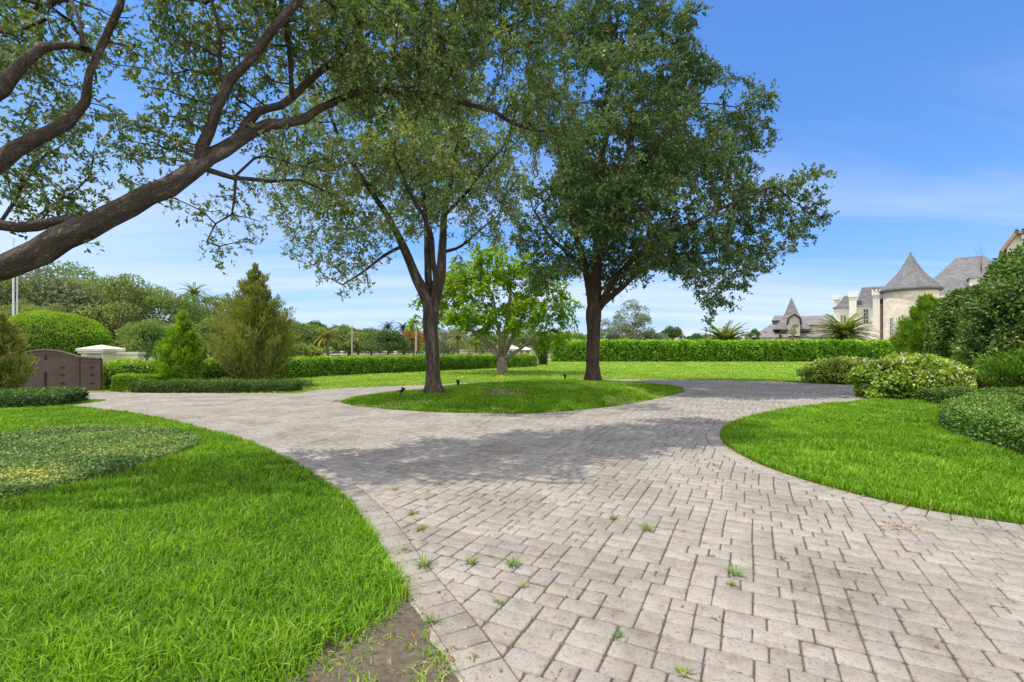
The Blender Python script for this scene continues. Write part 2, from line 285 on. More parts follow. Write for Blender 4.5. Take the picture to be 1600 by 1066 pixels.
class MB:
    """collects simple solids in python lists; uvw attribute for masonry"""
    def __init__(s): s.v = []; s.f = []; s.uv = []
    def add(s, vs, fs, uv=None):
        b = len(s.v); s.v += [tuple(v) for v in vs]; s.f += [tuple(b+i for i in f) for f in fs]
        s.uv += [tuple(u) for u in (uv if uv is not None else vs)]
    def quadface(s, a, b, c, d):      # own verts with flat uv
        a, b, c, d = (np.array(t, float) for t in (a, b, c, d))
        u = (b-a); u = u/(np.linalg.norm(u)+1e-9); nn = np.cross(b-a, d-a); vv = np.cross(nn, u); vv = vv/(np.linalg.norm(vv)+1e-9)
        s.add([a, b, c, d], [(0, 1, 2, 3)], [((p-a)@u, (p-a)@vv, 0) for p in (a, b, c, d)])
    def box(s, x0, x1, y0, y1, z0, z1):
        p = [(x0, y0, z0), (x1, y0, z0), (x1, y1, z0), (x0, y1, z0), (x0, y0, z1), (x1, y0, z1), (x1, y1, z1), (x0, y1, z1)]
        for f in ((0, 1, 5, 4), (1, 2, 6, 5), (2, 3, 7, 6), (3, 0, 4, 7), (4, 5, 6, 7), (3, 2, 1, 0)): s.quadface(*[p[i] for i in f])
    def lathe(s, cx, cy, prof, n=32, a0=0, a1=2*math.pi):
        full = abs(a1-a0-2*math.pi) < 1e-6
        k = n if full else n+1
        vs = []; uv = []; L = 0
        r0 = max(r for r, z in prof)
        for j, (r, z) in enumerate(prof):
            if j: L += math.hypot(r-prof[j-1][0], z-prof[j-1][1])
            for i in range(n+1):
                a = a0+(a1-a0)*i/n; vs.append((cx+r*math.cos(a), cy+r*math.sin(a), z)); uv.append(((a-a0)*r0, L, 0))
        fs = [(j*(n+1)+i, j*(n+1)+i+1, (j+1)*(n+1)+i+1, (j+1)*(n+1)+i) for j in range(len(prof)-1) for i in range(n)]
        s.add(vs, fs, uv)
    def prism(s, pts, axis, t0, t1):
        """pts 2-D polygon in the other two axes, extruded along axis (0=x,1=y,2=z)"""
        def mkp(p, t):
            q = list(p); q.insert(axis, t); return q
        n_ = len(pts); a = [mkp(p, t0) for p in pts]; b = [mkp(p, t1) for p in pts]
        s.add(a+b, [tuple(range(n_))[::-1], tuple(range(n_, 2*n_))]+[(i, (i+1) % n_, n_+(i+1) % n_, n_+i) for i in range(n_)])
    def tube(s, pts, r, n=6):
        V, Fq, _ = tube_geo(np.array(pts, float), np.full(len(pts), r) if np.isscalar(r) else np.array(r), n)
        s.add(V.tolist(), [tuple(f) for f in Fq.tolist()])
    def build(s, name, mat, parent=None, smooth=False, origin=None):
        off = np.zeros(3); q = parent
        while q is not None: off += np.array(q.location); q = q.parent
        if origin is not None: off = np.array(origin, float)
        me = bpy.data.meshes.new(name); me.from_pydata([tuple(np.array(v)-off) for v in s.v], [], s.f)
        if smooth: me.polygons.foreach_set('use_smooth', [True]*len(me.polygons))
        a = me.attributes.new('uvw', 'FLOAT_VECTOR', 'POINT'); a.data.foreach_set('vector', np.array(s.uv, np.float32).ravel())
        me.materials.append(mat); me.update()
        o = bpy.data.objects.new(name, me); link(o, parent)
        if origin is not None: o.location = origin
        return o

def unit(v): return v/(np.linalg.norm(v, axis=-1, keepdims=True)+1e-9)
def rvec(n_): return unit(rs.normal(size=(n_, 3)))
def tube_geo(pts, rad, n_=8, lump=0):
    k = len(pts); T = np.gradient(pts, axis=0); T = unit(T)
    u = np.cross(T[0], [0, 0, 1.]);
    if np.linalg.norm(u) < .2: u = np.cross(T[0], [1., 0, 0])
    u = unit(u); U = np.zeros((k, 3)); U[0] = u
    for i in range(1, k):
        v = U[i-1]-T[i]*(U[i-1]@T[i]); U[i] = v/(np.linalg.norm(v)+1e-9)
    W = np.cross(T, U)
    a = np.arange(n_)*2*math.pi/n_
    rr = rad[:, None]*np.ones((1, n_))
    ln = np.concatenate([[0], np.cumsum(np.linalg.norm(np.diff(pts, axis=0), axis=1))])
    V = pts[:, None, :]+(U[:, None, :]*np.cos(a)[None, :, None]+W[:, None, :]*np.sin(a)[None, :, None])*rr[..., None]
    if lump:
        D = V-pts[:, None, :]
        for i in range(k):
            for j in range(n_):
                q = V[i, j]; f = noise.noise((q[0]*3.1, q[1]*3.1, q[2]*1.6))*lump+noise.noise((q[0]*9, q[1]*9, q[2]*5))*lump*.45
                V[i, j] = pts[i]+D[i, j]*(1+f)
    bk = np.stack([np.cos(a)[None, :]*rr, np.sin(a)[None, :]*rr, (ln[:, None]*.28+0*rr)], -1)
    i, j = np.meshgrid(np.arange(k-1), np.arange(n_), indexing='ij'); j2 = (j+1) % n_
    Fq = np.stack([i*n_+j, i*n_+j2, (i+1)*n_+j2, (i+1)*n_+j], -1).reshape(-1, 4)
    return V.reshape(-1, 3), Fq, bk.reshape(-1, 3)

def leaves(Pb, D, U, L, W, kind=4, fold=.18):
    D = unit(D); S = unit(np.cross(D, U)); Nn = np.cross(S, D)
    L = np.broadcast_to(np.asarray(L, float), (len(Pb),))[:, None]; W = np.broadcast_to(np.asarray(W, float), (len(Pb),))[:, None]
    if kind == 4:
        c = Pb+D*L*.5; V = np.stack([Pb, c+S*W*.5+Nn*W*fold, Pb+D*L, c-S*W*.5+Nn*W*fold], 1)
    else:
        c1 = Pb+D*L*.3; c2 = Pb+D*L*.72-Nn*L*.04; tip = Pb+D*L-Nn*L*.12
        V = np.stack([Pb, c1+S*W*.48+Nn*W*fold, c2+S*W*.42+Nn*W*fold, tip, c2-S*W*.42+Nn*W*fold, c1-S*W*.48+Nn*W*fold], 1)
    k = V.shape[1]
    return V.reshape(-1, 3), np.arange(len(Pb)*k).reshape(-1, k)

def smooth_path(pts, step=.25, closed=False):
    pts = np.asarray(pts, float); n_ = len(pts); out_ = []
    q = np.vstack([pts[-1:], pts, pts[:2]]) if closed else np.vstack([2*pts[:1]-pts[1:2], pts, 2*pts[-1:]-pts[-2:-1]])
    ch = np.maximum(np.linalg.norm(np.diff(q[:, :3], axis=0), axis=1), 1e-6)
    for i in range(n_ if closed else n_-1):
        p1, p2 = q[i+1], q[i+2]; L = ch[i+1]; la, lb = ch[i], ch[min(i+2, len(ch)-1)]
        m1 = ((p1-q[i])/la*L+(p2-p1)/L*la)/(la+L)*L
        q3 = q[min(i+3, len(q)-1)]
        m2 = ((p2-p1)/L*lb+(q3-p2)/lb*L)/(L+lb)*L
        m_ = max(1, int(L/step))
        for t in np.arange(m_)/m_:
            out_.append((2*t**3-3*t*t+1)*p1+(t**3-2*t*t+t)*m1+(-2*t**3+3*t*t)*p2+(t**3-t*t)*m2)
    if not closed: out_.append(pts[-1])
    return np.array(out_)

# ------------------------------------------------------------------ grown trees (space colonisation)
class Tree:
    def __init__(s, ws=1.0, wob=.03): s.pos = []; s.par = []; s.rad = []; s.ws = ws; s.wob = wob
    def path(s, pts, attach=True, step=.22):
        """pts: world (x,y,z,radius)"""
        sp = smooth_path(pts, step)
        start = -1
        if attach and s.pos:
            d = np.linalg.norm(np.array(s.pos)-sp[0, :3], axis=1); start = int(d.argmin())
        prev = start
        for q in sp:
            if q[2] > 1.9: q[:3] += np.array(noise.noise_vector((q[0]*1.5, q[1]*1.5, q[2]*1.5)))*s.wob+np.array(noise.noise_vector((q[0]*4, q[1]*4, q[2]*4)))*s.wob*.35
            s.pos.append(q[:3]); s.par.append(prev); s.rad.append(max(q[3], .006)); prev = len(s.pos)-1
    def pxpath(s, pts, attach=True, step=.22):
        s.path([(*P(a, b, d), s.ws*w_*.5/F_PX*d) for a, b, d, w_ in pts], attach, step)
    def grow(s, A, step=.28, kill=.45, infl=4.0, iters=90, jit=.25, up=.05):
        s.nman = len(s.pos)
        pos = list(s.pos); par = list(s.par); A = np.array(A)
        X = np.array(pos); near = np.zeros(len(A), int); dist = np.full(len(A), 1e9)
        for c in range(0, len(X), 400):
            d = np.linalg.norm(A[:, None]-X[None, c:c+400], axis=2); k = d.argmin(1); dm = d.min(1); u = dm < dist; near[u] = k[u]+c; dist[u] = dm[u]
        alive = dist > kill*.6
        for it in range(iters):
            act = alive & (dist < infl)
            if act.sum() < 3: break
            idx = near[act]; X = np.array(pos)
            dv = unit(A[act]-X[idx])
            S = np.zeros((len(X), 3)); np.add.at(S, idx, dv)
            use = np.unique(idx)
            d = unit(S[use]+rs.normal(size=(len(use), 3))*jit*.5+np.array([0, 0, up]))
            new = X[use]+d*step
            b = len(pos)
            pos += list(new); par += use.tolist()
            dd = np.linalg.norm(A[:, None]-new[None], axis=2); k = dd.argmin(1); dm = dd.min(1); u = (dm < dist) & alive
            near[u] = k[u]+b; dist[u] = dm[u]
            alive &= dist > kill
        s.pos = pos; s.par = par
        n_ = len(pos); kids = [[] for _ in range(n_)]
        for i, p in enumerate(par):
            if p >= 0: kids[p].append(i)
        r = np.zeros(n_); r[:s.nman] = s.rad
        tip = .0075
        for i in range(n_-1, -1, -1):
            if i >= s.nman:
                r[i] = tip if not kids[i] else sum(r[c]**2.4 for c in kids[i])**(1/2.4)
                r[i] = min(r[i], .09)
        X = np.array(pos)
        for _ in range(2):          # relax the grown nodes
            Y = X.copy()
            for i in range(s.nman, n_):
                if len(kids[i]): Y[i] = X[i]*.5+X[par[i]]*.25+X[kids[i]].mean(0)*.25
            X = Y
        s.X = X; s.r = r; s.kids = kids
    def wood(s, name, mat, parent, lump=.10, thick=.07):
        chains = []
        n_ = len(s.X); ismain = np.zeros(n_, bool)
        for i in range(n_):
            ks = s.kids[i]
            if not ks: continue
            man = [k for k in ks if k < s.nman]
            m_ = (min(man) if man and i < s.nman else max(ks, key=lambda k: s.r[k]))
            ismain[m_] = True
        for i in range(n_):
            if ismain[i]: continue
            ch = [i]
            while True:
                nx = [k for k in s.kids[ch[-1]] if ismain[k]]
                if not nx: break
                ch.append(nx[0])
            pts = s.X[ch]; rr = s.r[ch].copy()
            if s.par[i] >= 0:
                pts = np.vstack([s.X[s.par[i]], pts]); rr = np.concatenate([[min(rr[0]*1.15, s.r[s.par[i]])], rr])
            if len(pts) < 2: continue
            chains.append((pts, rr))
        VV, FF, BB = [], [], []; b = 0
        for pts, rr in chains:
            if len(pts) > 2:
                q = rr.copy(); q[1:-1] = (rr[:-2]+rr[1:-1]*2+rr[2:])/4; rr = q
            rr[-1] *= .6
            m_ = rr.max(); k = 20 if m_ > .12 else 9 if m_ > .04 else 5 if m_ > .015 else 3
            V, Fq, B = tube_geo(pts, rr, k, lump if m_ > thick else 0)
            VV.append(V); FF.append(Fq+b); BB.append(B); b += len(V)
        return mk(name, np.vstack(VV), [np.vstack(FF)], mat, parent, smooth=True, vattr=('bk', np.vstack(BB)))
    def sites(s, rmax=.022):
        m_ = (np.arange(len(s.X)) >= s.nman) & (s.r < rmax)
        i = np.nonzero(m_)[0]; par = np.array(s.par)[i]
        return s.X[i], unit(s.X[i]-s.X[par])

def crown(name, S, D, mat, parent, twigs=3, per=7, L=.075, W=.035, tl=.28, kind=4, droop=.1, woodmat=None):
    n_ = len(S)*twigs
    P0 = np.repeat(S, twigs, 0)+rs.normal(size=(n_, 3))*.05
    TD = unit(np.repeat(D, twigs, 0)*.6+rs.normal(size=(n_, 3))*.75-np.array([0, 0, droop]))
    TL = tl*rs.uniform(.5, 1.3, n_)
    t = rs.uniform(.15, 1.05, (n_, per))
    Pb = P0[:, None]+TD[:, None]*(TL[:, None]*t)[..., None]-np.array([0, 0, 1.])*(droop*TL[:, None]*t**2)[..., None]
    Pb = Pb.reshape(-1, 3); m_ = len(Pb)
    LD = unit(np.repeat(TD, per, 0)*.5+rs.normal(size=(m_, 3))*.7)
    U = unit(rs.normal(size=(m_, 3))*.6+np.array([0, 0, 1.]))
    sz = rs.uniform(.5, 1.3, m_)
    V, Fq = leaves(Pb, LD, U, L*sz, W*sz, kind)
    if woodmat:
        sd_ = unit(np.cross(TD, rvec(n_)))*.0016; tp = P0+TD*TL[:, None]-np.array([0, 0, droop])*TL[:, None]; sd2 = unit(np.cross(TD, sd_))*.0016
        Vt = np.stack([P0-sd_, P0+sd_, tp+sd_*.4, tp-sd_*.4, P0-sd2, P0+sd2, tp+sd2*.4, tp-sd2*.4], 1).reshape(-1, 3)
        mk('twigs', Vt, [np.arange(n_*8).reshape(-1, 4)], woodmat, parent)
    cl = np.repeat(np.repeat(rs.uniform(0, 1, len(S)), twigs), per)
    o = mk(name, V, [Fq], mat, parent, rnd=np.clip(cl*.35+rs.beta(1.6, 2.2, m_)*.75, 0, 1))
    return o
def blobs(bl, dens, dd=None):
    """bl: (px,py,d,rpx[,ydepth scale]) -> attractor points, evenly by volume with shell bias"""
    out_ = []
    for q in bl:
        px, py, d, rp = q[:4]; sy = q[4] if len(q) > 4 else 1.0; sz = q[5] if len(q) > 5 else .85
        c = P(px, py, d); r = rp/F_PX*d
        n_ = int(dens*4.19*r**3*sy*sz)+3
        v = rvec(n_)*(rs.uniform(0, 1, n_)**.38)[:, None]*r*np.array([1, sy, sz])
        out_.append(c+v)
    return np.vstack(out_)

def gaps(A, f, thr):
    """thin the attractors where a slow noise is low, so that the crown breaks into lobes with gaps"""
    k = np.array([noise.noise((p[0]*f, p[1]*f, p[2]*f*1.3))+.35*noise.noise((p[0]*f*2.7, p[1]*f*2.7, p[2]*f*2.7)) for p in A]) > thr
    return A[k]
# ------------------------------------------------------------------ outlines on the ground
def inpoly(x, y, poly):
    poly = np.asarray(poly); ins = np.zeros(len(x), bool); j = len(poly)-1
    for i in range(len(poly)):
        xi, yi = poly[i]; xj, yj = poly[j]
        if yi != yj:
            c = ((yi > y) != (yj > y)) & (x < (xj-xi)*(y-yi)/(yj-yi)+xi); ins ^= c
        j = i
    return ins
def sheet(name, poly, z, skirt, mat, kind='structure', label=None, cat=None):
    poly = np.asarray(poly, float)
    a = np.sum(poly[:, 0]*np.roll(poly[:, 1], -1)-np.roll(poly[:, 0], -1)*poly[:, 1])
    if a < 0: poly = poly[::-1]
    n_ = len(poly)
    V = np.vstack([np.c_[poly, np.full(n_, z)], np.c_[poly, np.full(n_, z-skirt)]])
    tri = np.array(tessellate_polygon([[Vector((*p, 0)) for p in poly]]))
    q = np.array([((i), n_+i, n_+(i+1) % n_, (i+1) % n_) for i in range(n_)])
    # orient triangles up
    for t in tri:
        A_, B_, C_ = poly[t[0]], poly[t[1]], poly[t[2]]
        if (B_[0]-A_[0])*(C_[1]-A_[1])-(B_[1]-A_[1])*(C_[0]-A_[0]) < 0: t[1], t[2] = t[2], t[1]
    o = mk(name, V, [tri, q], mat)
    return tag(o, label, cat, kind=kind)

ledge = smooth_path([(1.1, -1.2), (.5, .5), (.03, 1.75)]+[G(*p) for p in ((725, 1066), (700, 1020), (640, 930), (614, 890), (580, 830), (540, 780), (480, 735), (400, 695), (300, 665), (200, 645), (135, 637.5), (112, 636))], .15)
Lpoly = np.vstack([ledge, [(-12.6, 13.9), (-12.5, 14.9), (-14.2, 15.6), (-19, 15.6), (-34, 16), (-34, -4), (1.1, -4)]])
redge = smooth_path([(12, -1.5), (7.2, 2.35), (5.45, 3.75)]+[G(*p) for p in ((1600, 820), (1450, 797), (1300, 762), (1200, 730), (1150, 706), (1127, 686), (1133, 668), (1180, 650), (1250, 637), (1350, 627))]+[(14, 16.3)], .15)
Rpoly = np.vstack([redge, [(19, 18.5), (45, 21), (45, -1.5)]])
iring = smooth_path([(-5.15, 14.6), (-4.55, 13.75), (-3.2, 12.75), (-1.1, 12.0), (0.1, 11.9), (1.75, 12.6), (3.1, 13.75), (5.1, 16.1), (6.6, 18.6), (6.9, 20.2), (5.9, 21.6), (4.2, 22.4), (2, 22.3), (-.5, 21.2), (-2.8, 19.2), (-4.3, 17), (-5.1, 15.6)], .2, True)
dfar = smooth_path([(-7.6, 17.5), (-7.7, 18.2), (-4.07, 21.3), (0, 24.0), (4.04, 25.4), (7.9, 25.2), (11.3, 24.2), (15, 22.4), (18, 21.3), (24, 20)], .3)
dleft = [(-8.5, 17.45), (-12.5, 17.45), (-14.3, 17.7), (-15.0, 18.3), (-24, 18.9)][::-1]
Dpoly = np.vstack([dleft, dfar, [(30, 19), (40, -4), (-24, -4)]])
ic = np.array([.7, 17.2])
ith = np.arctan2(iring[:, 1]-ic[1], iring[:, 0]-ic[0]); irr = np.hypot(*(iring-ic).T); io = np.argsort(ith)
def mound(x, y):
    a = np.arctan2(y-ic[1], x-ic[0]); s_ = np.hypot(x-ic[0], y-ic[1])/np.interp(a, ith[io], irr[io], period=2*math.pi)
    s_ = np.clip(s_, 0, 1); return -.01+.34*(1-s_**2.4)

# ---- ground
g = mk('ground', [(-900, -300, -.1), (900, -300, -.1), (900, 2500, -.1), (-900, 2500, -.1)], [[(0, 1, 2, 3)]], M['farground']); tag(g, kind='structure')
sheet('lawn', Lpoly, -.035, .06, M['turf'])
sheet('lawn', Rpoly, -.012, .06, M['turf'])
farlawn = np.vstack([dfar[::-1], [(-7.6, 17.2), (-25, 19.2), (-25, 40), (-8, 50), (0, 62), (70, 62), (70, 19)]])
sheet('lawn', farlawn, -.012, .06, M['turf_far'])
# island mound
rings = [1, .97, .92, .85, .75, .62, .48, .34, .2, .08]
V = []; 
for s_ in rings:
    p = ic+(iring-ic)*s_; V.append(np.c_[p, mound(*(p.T)) if s_ < 1 else np.full(len(p), -.01)])
V.append([(*ic, .33)]); nI = len(iring); Fq = []
for k in range(len(rings)-1):
    for i in range(nI): Fq.append((k*nI+i, k*nI+(i+1) % nI, (k+1)*nI+(i+1) % nI, (k+1)*nI+i))
Ft = [((len(rings)-1)*nI+i, (len(rings)-1)*nI+(i+1) % nI, len(rings)*nI) for i in range(nI)]
tag(mk('lawn_island', np.vstack(V), [Fq, Ft], M['turf'], smooth=True), kind='structure')

# ---- driveway pavers
U0 = .0775
ang = R(26.5); ax = np.array([math.cos(ang), -math.sin(ang)]); ay = np.array([math.sin(ang), math.cos(ang)])
edges = []     # (points, outward normals) of lawn outlines
def norms(pts, sign, closed=False):
    t = np.gradient(pts, axis=0)
    if closed: t = np.roll(pts, -1, 0)-np.roll(pts, 1, 0)
    t = unit(t); return np.c_[t[:, 1], -t[:, 0]]*sign
edges.append((ledge, norms(ledge, 1)))
edges.append((redge, norms(redge, -1)))
edges.append((iring, norms(iring, 1, True)))
# make sure that the normals point away from the lawn
for k, (pts, nn) in enumerate(edges):
    poly = (Lpoly, Rpoly, iring)[k]; tpt = pts+nn*.05
    if inpoly(tpt[:, 0], tpt[:, 1], poly).mean() > .5: edges[k] = (pts, -nn)
allE = np.vstack([e[0] for e in edges]); allN = np.vstack([e[1] for e in edges])
BW = .245
def clip(poly, p0, nrm):
    out_ = []; m_ = len(poly); d = (poly-p0)@nrm
    for i in range(m_):
        j = (i+1) % m_
        if d[i] >= 0: out_.append(poly[i])
        if (d[i] >= 0) != (d[j] >= 0): out_.append(poly[i]+(poly[j]-poly[i])*d[i]/(d[i]-d[j]))
    return np.array(out_)
pv = {}; pvr = {}; pvV = []; nv = 0
def add_paver(poly, rnd, zt=0.0, tilt=(0, 0), near=True):
    global nv
    k = len(poly)
    if k < 3: return
    c = poly.mean(0); d = np.linalg.norm(c-poly, axis=1, keepdims=True)
    ins = .009 if near else .006
    inner = poly+(c-poly)/(d+1e-6)*np.minimum(ins*1.3, d*.5)
    zi = zt+(inner-c)@np.array(tilt); zo = zt-.0065+(poly-c)@np.array(tilt)
    pvV.append(np.vstack([np.c_[inner, zi], np.c_[poly, zo], np.c_[poly, np.full(k, -.05)]]))
    a = list(range(k)); pv.setdefault(k, []).append([nv+i for i in a]); pvr.setdefault(k, []).append(rnd)
    q = pv.setdefault('q', []); qr = pvr.setdefault('q', [])
    for i in a:
        j = (i+1) % k
        q.append((nv+i, nv+k+i, nv+k+j, nv+j)); q.append((nv+k+i, nv+2*k+i, nv+2*k+j, nv+k+j)); qr += [rnd, rnd]
    nv += 3*k
# fill the plane, row by row, with 2x2, 3x2, 2x3 and 3x3 units
GX0, GX1, GY0, GY1 = -322, 342, -42, 394
tiles = []
gy = GY0
while gy < GY1:
    x = GX0-random.randint(0, 5)
    while x < GX1:
        span = random.choice((5, 7, 8, 10, 11, 12, 13, 15))
        for r_ in range(3):
            q = x; e = x+span
            while q < e:
                left = e-q; wdt = 3 if random.random() < .6 else 2
                if left <= 3: wdt = left
                elif left == 4: wdt = 2
                elif left-wdt == 1: wdt = 5-wdt
                tiles.append((q, gy+2*r_, wdt, 2)); q += wdt
        x += span
        if random.random() < .75:
            for r_ in range(2): tiles.append((x, gy+3*r_, 2, 3))
            x += 2
    gy += 6
TL = np.array(tiles, float)*U0
CX = TL[:, 0]+TL[:, 2]/2; CY = TL[:, 1]+TL[:, 3]/2; CC = CX[:, None]*ax+CY[:, None]*ay
ok = (CC[:, 1] > .2) & (CC[:, 1] < 26) & (np.abs(CC[:, 0]) < 1.3*CC[:, 1]+3)
TL, CC = TL[ok], CC[ok]; ok = inpoly(CC[:, 0], CC[:, 1], Dpoly); TL, CC = TL[ok], CC[ok]
inl = inpoly(CC[:, 0], CC[:, 1], Lpoly) | inpoly(CC[:, 0], CC[:, 1], Rpoly) | inpoly(CC[:, 0], CC[:, 1], iring)
for ti in range(len(TL)):
    cc = CC[ti]; x0, y0, wdt, h = TL[ti]; x1, y1 = x0+wdt, y0+h
    dd = np.hypot(allE[:, 0]-cc[0], allE[:, 1]-cc[1]); i = dd.argmin(); sgn = (cc-allE[i])@allN[i]
    if dd[i] < 1.0:
        if sgn < .12: continue
    elif inl[ti]: continue
    near = cc[1] < 9
    gp = .004 if near else .0046; rc = .016
    x0 += gp+random.uniform(-1, 1)*.0015; x1 -= gp+random.uniform(-1, 1)*.0015; y0 += gp+random.uniform(-1, 1)*.001; y1 -= gp+random.uniform(-1, 1)*.0015
    if near: loc = [(x0+rc, y0), (x1-rc, y0), (x1-rc*.3, y0+rc*.3), (x1, y0+rc), (x1, y1-rc), (x1-rc*.3, y1-rc*.3), (x1-rc, y1), (x0+rc, y1), (x0+rc*.3, y1-rc*.3), (x0, y1-rc), (x0, y0+rc), (x0+rc*.3, y0+rc*.3)]
    else: loc = [(x0, y0), (x1, y0), (x1, y1), (x0, y1)]
    wob = random.gauss(0, .014); lc = np.array([(x0+x1)/2, (y0+y1)/2]); la = np.array(loc)-lc
    la = la@np.array([[math.cos(wob), math.sin(wob)], [-math.sin(wob), math.cos(wob)]])+lc
    # the laid field settles in slow waves, so no joint runs dead straight
    wv_ = np.array([noise.noise((lc[0]*.7, lc[1]*.7, 0)), noise.noise((lc[0]*.7, lc[1]*.7, 9))])*.03
    poly = (la[:, :1]+wv_[0])*ax+(la[:, 1:]+wv_[1])*ay
    poly = poly[::-1] if np.sum(poly[:, 0]*np.roll(poly[:, 1], -1)-np.roll(poly[:, 0], -1)*poly[:, 1]) < 0 else poly
    if dd[i] < 1.0 and sgn < .55:
        poly = clip(poly, allE[i]+allN[i]*(BW+.006), allN[i])
        if len(poly) < 3: continue
        if .5*abs(np.sum(poly[:, 0]*np.roll(poly[:, 1], -1)-np.roll(poly[:, 0], -1)*poly[:, 1])) < .0008: continue
    add_paver(poly, random.random(), random.gauss(0, .0018), (random.gauss(0, .009), random.gauss(0, .009)), near)
field_n = len(pvV)
def build_pavers(name, parent):
    global pv, pvr, pvV, nv
    keys = [k for k in pv]
    o = mk(name, np.vstack(pvV), [np.array(pv[k]) for k in keys], M['paver'], parent, rnd=np.concatenate([np.array(pvr[k]) for k in keys]))
    pv = {}; pvr = {}; pvV = []; nv = 0
    return o
drive = bpy.data.objects.new('driveway', None); link(drive); tag(drive, kind='structure')
build_pavers('field_paving', drive)
for pts, nn in edges:
    ln = np.concatenate([[0], np.cumsum(np.linalg.norm(np.diff(pts, axis=0), axis=1))]); t = 0
    while t < ln[-1]-.2:
        wd = .158 if random.random() < .7 else .235
        def at(s_): return np.array([np.interp(s_, ln, pts[:, k]) for k in (0, 1)]), unit(np.array([np.interp(s_, ln, nn[:, k]) for k in (0, 1)]))
        g_ = .0045; (a0, n0), (a1, n1) = at(t+g_), at(t+wd-g_)
        t += wd
        poly = np.array([a0+n0*.006, a1+n1*.006, a1+n1*(BW-.002), a0+n0*(BW-.002)])
        if poly[:, 1].min() < -.5 or abs(poly[0, 0]) > 1.3*poly[0, 1]+3.5: continue
        if np.sum(poly[:, 0]*np.roll(poly[:, 1], -1)-np.roll(poly[:, 0], -1)*poly[:, 1]) < 0: poly = poly[::-1]
        add_paver(poly, random.random(), .0015, (random.gauss(0, .005), random.gauss(0, .005)))
build_pavers('border_course', drive)
V = np.c_[Dpoly, np.full(len(Dpoly), -.0105)]
tri = np.array(tessellate_polygon([[Vector((*p, 0)) for p in Dpoly]]))
mk('joint_sand', V, [tri], M['sand'], drive)

# ---- concrete haunch and bare soil at the lawn corner
e = ledge[(ledge[:, 1] > 1.2) & (ledge[:, 1] < 3.25)]; nn = edges[0][1][(ledge[:, 1] > 1.2) & (ledge[:, 1] < 3.25)]
k = len(e); wv = .085+.02*np.sin(np.arange(k)*1.7)+.015*rs.normal(size=k)
V = np.vstack([np.c_[e+nn*.003, np.full(k, -.008)], np.c_[e-nn*(wv[:, None]*.5), np.full(k, -.010)-.006*rs.uniform(size=k)], np.c_[e-nn*wv[:, None], np.full(k, -.04)]])
Fq = [(i, i+1, k+i+1, k+i) for i in range(k-1)]+[(k+i, k+i+1, 2*k+i+1, 2*k+i) for i in range(k-1)]
tag(mk('concrete_edging', V, [Fq], M['concrete'], smooth=True), 'rough concrete haunch along the paver edge beside the bare soil', 'edging')
soil = np.array([G(*p) for p in ((790, 1085), (750, 1030), (700, 968), (655, 925), (625, 935), (600, 968), (560, 985), (520, 1005), (480, 1035), (440, 1075), (400, 1140), (760, 1140))])
gs = []
xs = np.arange(-1.9, .15, .03); ys = np.arange(1.3, 3.35, .03)
gx, gy = np.meshgrid(xs, ys); 
zz = np.array([[noise.noise((a*5, b*5, 0))*.018+noise.noise((a*24, b*24, 3))*.016 for a in xs] for b in ys])
soil_s = smooth_path(soil, .08, True)
ins = inpoly(gx.ravel(), gy.ravel(), soil_s).reshape(gx.shape) & ~np.array(False)
onL = inpoly(gx.ravel(), gy.ravel(), Lpoly).reshape(gx.shape)
nx = len(xs); Vv = np.stack([gx, gy, -.024+zz*.6], -1).reshape(-1, 3)
Fq = [(j*nx+i, j*nx+i+1, (j+1)*nx+i+1, (j+1)*nx+i) for j in range(len(ys)-1) for i in range(nx-1) if ins[j, i] and ins[j+1, i+1] and onL[j, i] and onL[j, i+1] and onL[j+1, i+1] and onL[j+1, i]]
tag(mk('soil', Vv, [Fq], M['soil'], smooth=True), kind='structure')

# ------------------------------------------------------------------ grass
cover_poly = smooth_path([G(*p) for p in ((-120, 700), (0, 684), (60, 676), (160, 672), (240, 674), (300, 684), (312, 694), (290, 708), (240, 722), (180, 742), (110, 760), (40, 776), (-60, 800), (-200, 800))], .2, True)
hedges_keep = []
def scatter(poly, dens, dmin, dmax, side=1.16, zf=None, pad=.4):
    poly = np.asarray(poly)
    x0, x1 = poly[:, 0].min(), poly[:, 0].max(); y0, y1 = max(dmin, poly[:, 1].min()), min(dmax, poly[:, 1].max())
    if y1 <= y0: return np.zeros((0, 3))
    x0 = max(x0, -side*y1-pad); x1 = min(x1, side*y1+pad)
    n_ = int((x1-x0)*(y1-y0)*dens); x = rs.uniform(x0, x1, n_); y = rs.uniform(y0, y1, n_)
    k = (np.abs(x) < side*y+pad); x, y = x[k], y[k]
    k = inpoly(x, y, poly); x, y = x[k], y[k]
    return np.c_[x, y, zf(x, y) if zf else np.full(len(x), -.015)]
